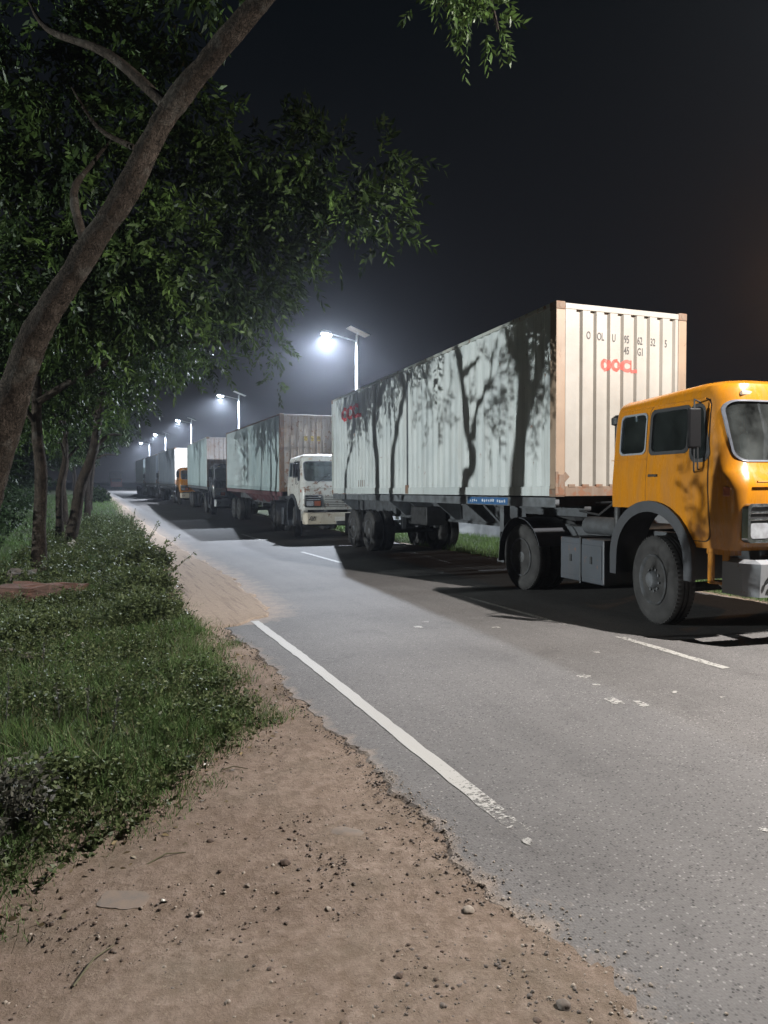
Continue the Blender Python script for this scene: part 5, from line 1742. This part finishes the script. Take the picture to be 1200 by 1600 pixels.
me, fieldf, parts_, tints_ = grass_mesh()
put('verge_grass', me, M_grass, kind='stuff', label='short grass covering the verge under the trees', cat='grass')
parts_.clear(); tints_.clear()
fieldf(16000, -2.6, 1.7, 2.2, 14, 0.06, 0.24, 0.005)
put('dry_grass', quads_mesh('dry_grass', np.concatenate(parts_), np.concatenate(tints_), 3), M_dead, kind='stuff', label='dry straw coloured blades mixed into the verge grass', cat='grass')
parts_.clear(); tints_.clear()
fieldf(46000, 9.0, 12.5, 2.5, 36, 0.06, 0.2, 0.016, True)
fieldf(14000, 12.7, 22, 2, 30, 0.1, 0.3, 0.03, True)
put('roadside_grass', quads_mesh('roadside_grass', np.concatenate(parts_), np.concatenate(tints_), 3), M_grass, kind='stuff', label='grass on the far roadside seen under the trucks', cat='grass')

def weeds_mesh(name, centers, hts, spreads, leaf, wid, nl, dense=True):
    B, D, L, W, T = [], [], [], [], []
    stems = []
    for (cx, cy), h, s in zip(centers, hts, spreads):
        z0 = float(ground_z(np.array(cx), np.array(cy)))
        k = nl
        ns = max(3, nl // 8)
        tip = np.stack([cx + rng.normal(size=ns) * s, cy + rng.normal(size=ns) * s, z0 + h * (0.6 + 0.5 * rng.random(ns))], 1)
        own = rng.integers(0, ns, k)
        t = 0.25 + 0.75 * rng.random(k) ** 0.8
        b0 = np.array([cx, cy, z0])
        p = b0 + (tip[own] - b0) * t[:, None]
        d = unit(rng.normal(size=(k, 3)) * np.array([1, 1, 0.5]) + np.array([0, 0, 0.3]))
        B.append(p); D.append(d)
        L.append(leaf * (0.6 + 0.8 * rng.random(k))); W.append(wid * (0.6 + 0.8 * rng.random(k)))
        T.append(np.clip(rng.random() * 0.5 + rng.random(k) * 0.5, 0, 1))
        # stems as thin triangles
        for q in range(ns):
            e = tip[q]
            stems.append([[cx - 0.003, cy, z0], [cx + 0.003, cy, z0], [e[0] + .001, e[1], e[2]], [e[0] - .001, e[1], e[2]]])
    Q = leaf_quads(np.concatenate(B), np.concatenate(D), np.concatenate(L), np.concatenate(W))
    S = np.array(stems)
    Q = np.concatenate([Q, S])
    T = np.concatenate([np.concatenate(T), np.full(len(S), 0.35)])
    return quads_mesh(name, Q, T)

def scatter(n, ya, yb, depth0, depth1, power=1.0):
    y = ya + (yb - ya) * rng.random(n) ** power
    e = grass_edge(y)
    x = e - depth0 - (depth1 - depth0) * rng.random(n)
    return np.stack([x, y], 1)

c = scatter(620, 4.9, 13, 0.2, 2.4)
hts = 0.10 + 0.22 * rng.random(len(c)) * np.clip((grass_edge(c[:, 1]) - c[:, 0]) / 0.6, 0.4, 1)
put('leafy_weeds', weeds_mesh('leafy_weeds', c, hts, [0.09] * len(c), 0.030, 0.015, 46), M_weed, kind='stuff', label='tangle of low leafy weeds along the verge edge', cat='weeds')
c = scatter(800, 12, 34, 0.1, 3.0)
hts = 0.2 + 0.3 * rng.random(len(c))
put('leafy_weeds', weeds_mesh('leafy_weeds', c, hts, [0.14] * len(c), 0.06, 0.035, 34), M_weed, kind='stuff', label='taller weeds further back along the verge', cat='weeds')
c = scatter(230, 3.2, 6.2, 0.05, 1.1)
hts = 0.06 + 0.12 * rng.random(len(c))
put('leafy_weeds', weeds_mesh('leafy_weeds', c, hts, [0.07] * len(c), 0.03, 0.018, 34), M_weed, kind='stuff', label='small weeds thinning out towards the bare dirt', cat='weeds')
# undergrowth in the dark behind the first trees
n = 420
y = rng.uniform(12, 80, n)
c = np.stack([rng.uniform(-6.5, -1.4, n) - 0.03 * y, y], 1)
put('undergrowth', weeds_mesh('undergrowth', c, 0.6 + 1.1 * rng.random(n), [0.45] * n, 0.16, 0.09, 60), M_leaf_far, kind='stuff', label='dark undergrowth filling the space between the left trunks', cat='undergrowth')

# grey-purple bush at the lower left
def bush(cx, cy, r, h, label, mat_, n=150, leaf=0.045, nl=40, name='bush'):
    a = rng.uniform(0, 2 * np.pi, n)
    rr = r * np.sqrt(rng.random(n))
    c = np.stack([cx + rr * np.cos(a), cy + rr * np.sin(a)], 1)
    hts = h * (0.5 + 0.5 * (1 - (rr / r) ** 2)) * (0.7 + 0.5 * rng.random(n))
    me = weeds_mesh(name, c, hts, [0.09] * n, leaf, leaf * 0.55, nl)
    return put(name, me, mat_, label=label, cat='bush')
bush(-0.62, 3.75, 0.42, 0.38, 'greyish low bush at the lower left edge of the verge', M_weed_grey, n=90, leaf=0.035)
bush(-0.20, 4.10, 0.26, 0.22, 'green broad leafed clump right of the greyish bush', M_weed, 50, 0.04)
bush(-0.45, 8.3, 0.5, 0.30, 'wide green clump in the middle of the verge', M_weed, 120)
bush(-0.15, 10.5, 0.45, 0.24, 'loose weeds growing over the reddish masonry block', M_weed, 90, 0.05)
bush(0.75, 8.8, 0.42, 0.42, 'bushy clump of weeds beside the sand where the white line ends', M_weed, 130)
bush(0.9, 11.4, 0.45, 0.5, 'tall weed clump at the sand edge beneath the poking stems', M_weed, 110, 0.05)
bush(1.2, 15.0, 0.5, 0.6, 'dark weed clump further along the sand edge', M_weed, 90, 0.07)
bush(1.3, 60.0, 0.9, 1.2, 'rounded dark bush where the left verge meets the far road', M_leaf_far, 90, 0.2, name='bush')

# individual stems that poke out over the sand
def poke(base, tip, label, nleaf=40, leaf=0.06):
    t = thing('weed_plant', label, 'plant', base, group='tall weeds leaning over the sand')
    mid = tuple((a + b_) / 2 + random.uniform(-0.05, 0.05) for a, b_ in zip(base, tip))
    P, rr = smooth_path([base, mid, tip], [0.010, 0.007, 0.003], 5)
    put('stem', MB().tube(P, rr, 5).mesh(), M_stem, t, world_mesh=True)
    base_, tip_ = np.array(mid), np.array(tip)
    tt = rng.random(nleaf)
    p = np.array(mid) + (tip_ - base_) * tt[:, None]
    p[: nleaf // 2] = np.array(base) + (np.array(mid) - np.array(base)) * (0.4 + 0.6 * tt[: nleaf // 2, None])
    d = unit(rng.normal(size=(nleaf, 3)) + np.array([0, 0, -0.2]))
    Q = leaf_quads(p, d, leaf * (0.6 + 0.8 * rng.random(nleaf)), leaf * 0.5 * (0.6 + 0.8 * rng.random(nleaf)))
    put('leaves', quads_mesh('leaves', Q, rng.random(nleaf)), M_weed, t, world_mesh=True, kind='stuff')

for (b0, tp, lab) in [((1.35, 13.2, -0.02), (1.95, 13.3, 0.42), 'curved stem leaning right over the sand, lower of two'), ((1.30, 15.3, -0.05), (1.95, 15.2, 0.62), 'longer stem leaning right over the sand, upper of two'),
                      ((1.5, 19.5, -0.1), (1.9, 19.3, 0.7), 'upright leafy stem standing against the pale road'), ((1.7, 21.5, -0.1), (2.2, 21.8, 0.5), 'short leafy stem near the road edge'),
                      ((1.4, 24.5, -0.1), (1.7, 24.5, 0.85), 'tall thin stem, farthest of the roadside weeds')]:
    poke(b0, tp, lab)
# flowering spikes at left
for (x, y, h, lab) in [(-0.62, 5.05, 0.34, 'pale flower spike, leftmost above the grass'), (-0.48, 5.15, 0.42, 'tallest pale flower spike above the grass'), (-0.15, 5.2, 0.32, 'pale flower spike in the middle of the verge'), (0.02, 5.15, 0.28, 'short pale flower spike right of the middle one'),
                       (0.16, 4.75, 0.34, 'pale flower spike nearest the dirt'), (-0.3, 6.4, 0.35, 'pale flower spike farther back')]:
    t = thing('grass_spike', lab, 'plant', (x, y, 0), group='pale flower spikes on the verge')
    z0 = float(ground_z(np.array(x), np.array(y)))
    tp = (x + random.uniform(-0.05, 0.05), y, z0 + h)
    put('stem', MB().tube([(x, y, z0), tp], [0.004, 0.002], 4).mesh(), M_weed_grey, t, world_mesh=True)
    n_ = 30
    tt = 0.35 + 0.65 * rng.random(n_)
    p = np.array([x, y, z0]) + (np.array(tp) - np.array([x, y, z0])) * tt[:, None]
    Q = leaf_quads(p, unit(rng.normal(size=(n_, 3)) + np.array([0, 0, .6])), np.full(n_, 0.025), np.full(n_, 0.012))
    put('flower_head', quads_mesh('flower_head', Q, rng.random(n_)), M_weed_grey, t, world_mesh=True)

# ================================================================== stones, rubble, litter
def stone_verts(c, r, flat=0.6, seed=0):
    rs = np.random.default_rng(seed)
    bm = bmesh.new()
    bmesh.ops.create_icosphere(bm, subdivisions=1, radius=1)
    v = np.array([list(x.co) for x in bm.verts])
    f = [[q.index for q in fc.verts] for fc in bm.faces]
    bm.free()
    return v, np.array(f)
SV, SF = stone_verts(None, 1)

def stones_mesh(name, pos, rad, flat=0.6):
    n = len(pos)
    sc = rad[:, None, None] * (0.7 + 0.6 * rng.random((n, 1, 3))) * np.array([1, 1, flat])
    jit = 1 + rng.normal(size=(n, len(SV), 1)) * 0.27
    V = SV[None] * jit * sc
    a = rng.uniform(0, 2 * np.pi, n)
    ca_, sa_ = np.cos(a)[:, None], np.sin(a)[:, None]
    X = V[..., 0] * ca_ - V[..., 1] * sa_
    Y = V[..., 0] * sa_ + V[..., 1] * ca_
    V = np.stack([X, Y, V[..., 2]], -1) + pos[:, None, :]
    F = SF[None] + (np.arange(n) * len(SV))[:, None, None]
    F = F.reshape(-1, 3)
    me = bpy.data.meshes.new(name)
    me.vertices.add(n * len(SV))
    me.vertices.foreach_set('co', V.reshape(-1).astype(np.float32))
    me.loops.add(F.size)
    me.loops.foreach_set('vertex_index', F.reshape(-1).astype(np.int32))
    me.polygons.add(len(F))
    me.polygons.foreach_set('loop_start', np.arange(0, F.size, 3, dtype=np.int32))
    me.polygons.foreach_set('loop_total', np.full(len(F), 3, dtype=np.int32))
    me.update(calc_edges=True)
    return me

def dirt_z(x, y):
    d = pav_edge(y) - x
    b_ = -0.013 + 0.006 * np.clip((d - 0.02) / 1.1, 0, 1)
    fl_ = np.clip((2.75 - y) / 0.9, 0, 1)
    return zprof(y) + b_ * (1 - fl_) + 0.004 * fl_ + np.clip((grass_edge(y) - x) / 0.8, 0, 1) * 0.05

def gravel(n, ra, rb, ya, yb, d0, d1, mat_, label, clustered=False, power=1.4):
    y = ya + (yb - ya) * rng.random(n) ** power
    x = pav_edge(y) - d0 - (d1 - d0) * rng.random(n) ** 1.1
    if clustered:
        nc = n // 16
        cy = ya + (yb - ya) * rng.random(nc) ** power
        cx = pav_edge(cy) - d0 - (d1 - d0) * rng.random(nc)
        own = rng.integers(0, nc, n)
        x = cx[own] + rng.normal(size=n) * 0.07
        y = cy[own] + rng.normal(size=n) * 0.07
    keep = (x > grass_edge(y) - 0.25) & (x < pav_edge(y) - 0.005)
    x, y = x[keep], y[keep]
    r = ra + (rb - ra) * rng.random(len(x)) ** 3
    z = dirt_z(x, y) + r * 0.15
    put('gravel', stones_mesh('gravel', np.stack([x, y, z], 1), r), mat_, kind='stuff', label=label, cat='gravel')

gravel(2600, 0.002, 0.009, 1.0, 7, 0.0, 2.4, M_stone_a, 'small dark stones scattered over the dirt')
gravel(2200, 0.002, 0.009, 1.0, 7, 0.0, 2.0, M_stone_b, 'small pale stones scattered over the dirt')
gravel(1300, 0.002, 0.010, 1.0, 4.2, 0.0, 0.75, M_stone_a, 'loose road chips along the broken asphalt edge', True)
gravel(2400, 0.002, 0.010, 1.0, 5, 0.2, 2.4, M_clod, 'dark crumbs of soil lying in patches', True)
# crumbs of asphalt at the lip
y = 2.5 + 5.7 * rng.random(900)
x = pav_edge(y) + 0.02 - rng.random(900) * 0.12
put('asphalt_crumbs', stones_mesh('asphalt_crumbs', np.stack([x, y, zprof(y) - 0.010 + 0.006 * rng.random(900)], 1), 0.002 + 0.008 * rng.random(900) ** 2), M_stone_a, kind='stuff', label='crumbled asphalt along the dark road edge', cat='gravel')

y = 1.2 + 2.6 * rng.random(1100) ** 1.2
x = pav_edge(y) - 0.02 + np.abs(rng.normal(size=1100)) * (0.05 + 0.10 * np.clip((2.9 - y) / 1.2, 0, 1))
put('gravel', stones_mesh('gravel', np.stack([x, y, zprof(y) + 0.003], 1), 0.0016 + 0.006 * rng.random(1100) ** 3), M_stone_b, kind='stuff', label='fine grit strewn from the dirt onto the asphalt', cat='gravel')

def rock(x, y, r, label, mat_, sc=(1, 1, 0.6), rz=0.0, name='stone', z=None):
    bm = bmesh.new()
    bmesh.ops.create_icosphere(bm, subdivisions=3, radius=1)
    for v in bm.verts:
        k = 1 + 0.28 * mnoise.noise(v.co * 1.6 + Vector((x * 7, y * 3, 0))) + 0.10 * mnoise.noise(v.co * 5)
        v.co = Vector((v.co.x * sc[0], v.co.y * sc[1], v.co.z * sc[2])) * r * k
    me = bpy.data.meshes.new(name)
    bm.to_mesh(me)
    bm.free()
    o = put(name, me, mat_, label=label, cat='stone', smooth=True)
    o.location = (x, y, (float(dirt_z(np.array(x), np.array(y))) if z is None else z) + r * sc[2] * 0.3)
    o.rotation_euler = (0.1, 0.05, rz)
    return o

rock(1.44, 1.80, 0.024, 'largest grey stone at the bottom edge by the asphalt', M_stone_a)
rock(1.32, 1.78, 0.014, 'small brown stone just left of the largest stone', M_clod)
rock(0.83, 3.02, 0.024, 'dark clod lying alone on the dirt', M_clod)
rock(0.90, 2.62, 0.013, 'pale pebble beside the dark crumbs on the dirt', M_stone_b)
rock(0.42, 2.80, 0.011, 'small pale stone right of the grey slab', M_stone_b)
rock(1.42, 2.38, 0.022, 'grey stone at the chips left of the asphalt', M_stone_b)
rock(0.55, 3.35, 0.016, 'brown stone near the grass tip', M_clod)
rock(1.0, 2.15, 0.014, 'brown pebble in the lower middle of the dirt', M_clod)
rock(0.15, 1.80, 0.018, 'dark clod at the bottom left of the dirt', M_clod, (1.4, 0.8, .5))
# flat leaf-like stone
rock(1.19, 3.17, 0.065, 'flat oval brown stone half buried near the road chips', M_greypatch, (1.3, 0.62, 0.12), -0.5)
# grey flat slab patch
b = MB()
ol = []
for k in range(26):
    th = 2 * math.pi * k / 26
    rr = 1 + 0.16 * mnoise.noise(Vector((math.cos(th) * 2, math.sin(th) * 2, 7)))
    q4 = (abs(math.cos(th)) ** 4 + abs(math.sin(th)) ** 4) ** -0.25
    ol.append((0.10 * rr * q4 * math.cos(th), 0.060 * rr * q4 * math.sin(th)))
b.prism(ol, 'Z', -0.01, 0.003)
o = put('paving_slab', b.mesh(), M_greypatch, label='thin grey slab lying flat on the dirt', cat='slab')
o.location = (0.14, 3.02, float(dirt_z(np.array(0.14), np.array(3.02))) + 0.001)
o.rotation_euler = (0.03, 0.02, -0.45)

# litter
def crumple(x, y, z, s, label, name='litter', mat_=M_litter):
    bm = bmesh.new()
    g = bmesh.ops.create_grid(bm, x_segments=5, y_segments=5, size=s)
    for v in bm.verts:
        v.co.z += s * 0.7 * mnoise.noise(v.co * (1.6 / s) + Vector((x, y, 0)))
        v.co.x += s * 0.3 * mnoise.noise(v.co * (2.1 / s) + Vector((y, x, 4)))
    me = bpy.data.meshes.new(name)
    bm.to_mesh(me)
    bm.free()
    o = put(name, me, mat_, label=label, cat='litter')
    o.location = (x, y, z)
    o.rotation_euler = (0.5, 0.3, x * 5)
crumple(0.66, 4.24, 0.02, 0.035, 'white scrap of litter at the tip of the grass')
crumple(-0.18, 19.4, 0.15, 0.11, 'bright white scrap on the grass between the trunks')
crumple(0.30, 2.95, 0.0, 0.02, 'small pale scrap on the dirt near the grey slab')
crumple(0.02, 7.5, 0.12, 0.03, 'little white scrap in the middle of the weeds')
crumple(-0.15, 7.9, 0.15, 0.03, 'little white scrap deeper in the weeds')
# twigs
for (x, y, a, L, lab) in [(0.75, 4.15, -0.3, 0.16, 'dark twig beside the white scrap'), (-0.05, 2.55, 0.9, 0.22, 'curved twig on the dirt at lower left'), (0.25, 3.25, 0.2, 0.18, 'thin twig at the grass edge')]:
    z = float(dirt_z(np.array(x), np.array(y))) + 0.008
    me = MB().tube([(x, y, z), (x + L * .5 * math.cos(a), y + L * .5 * math.sin(a) + .02, z + 0.012), (x + L * math.cos(a), y + L * math.sin(a), z)], [0.004, 0.004, 0.002], 5).mesh()
    put('twig', me, M_stem, label=lab, cat='twig')

# brick rubble on the verge
def rubble(x, y, z, size, rz, label, mat_, name, n=3, cat='rubble'):
    bm = bmesh.new()
    bmesh.ops.create_cube(bm, size=1)
    bmesh.ops.subdivide_edges(bm, edges=bm.edges[:], cuts=n, use_grid_fill=True)
    for v in bm.verts:
        v.co = Vector((v.co.x * size[0], v.co.y * size[1], v.co.z * size[2]))
        v.co += Vector((mnoise.noise(v.co * 6), mnoise.noise(v.co * 6 + Vector((5, 0, 0))), mnoise.noise(v.co * 6 + Vector((0, 5, 0))))) * 0.075
    me = bpy.data.meshes.new(name)
    bm.to_mesh(me)
    bm.free()
    o = put(name, me, mat_, label=label, cat=cat)
    o.location = (x, y, z)
    o.rotation_euler = (0.04, 0.03, rz)
rubble(-0.55, 11.0, 0.14, (1.0, 0.34, 0.26), -0.42, 'long reddish broken masonry block half hidden by weeds', M_brick, 'masonry_block')
rubble(-0.95, 13.2, 0.12, (0.42, 0.30, 0.22), -0.3, 'grey stone block behind the reddish masonry', M_concrete, 'masonry_block')
rubble(-0.15, 11.6, 0.10, (0.45, 0.25, 0.12), -0.5, 'small reddish brick lump at the right of the masonry', M_brick, 'masonry_block')
rock(-0.45, 7.35, 0.09, 'pinkish flat stone in the grass', M_concrete, (1.3, .7, .35), z=0.08)
rock(-0.72, 7.6, 0.09, 'second pinkish stone at the left picture edge', M_concrete, (1.2, .7, .35), z=0.09)

# scattered dead leaves on the verge margin
n = 500
y = rng.uniform(2.2, 9, n)
x = grass_edge(y) + rng.normal(size=n) * 0.18
Q = leaf_quads(np.stack([x, y, dirt_z(x, y) + 0.006], 1), unit(np.stack([rng.normal(size=n), rng.normal(size=n), np.zeros(n)], 1)), 0.02 + 0.03 * rng.random(n), 0.01 + 0.014 * rng.random(n))
put('fallen_leaves', quads_mesh('fallen_leaves', Q, rng.random(n)), M_dead, kind='stuff', label='dry fallen leaves where grass meets dirt', cat='leaves')

# ================================================================== night haze
if HAZE_DENSITY > 0:
    me = MB().box(-60, 60, -30, 230, -1.3, 15).mesh()
    hz = put('haze', me, None, kind='stuff', label='thin night haze glowing around the lamps')
    m = bpy.data.materials.new('haze')
    m.use_nodes = True
    nt = m.node_tree
    nt.nodes.clear()
    o = nt.nodes.new('ShaderNodeOutputMaterial')
    v = nt.nodes.new('ShaderNodeVolumePrincipled')
    v.inputs['Color'].default_value = (0.82, 0.88, 1.0, 1)
    v.inputs['Density'].default_value = HAZE_DENSITY
    v.inputs['Anisotropy'].default_value = 0.86
    nt.links.new(v.outputs[0], o.inputs['Volume'])
    me.materials.append(m)
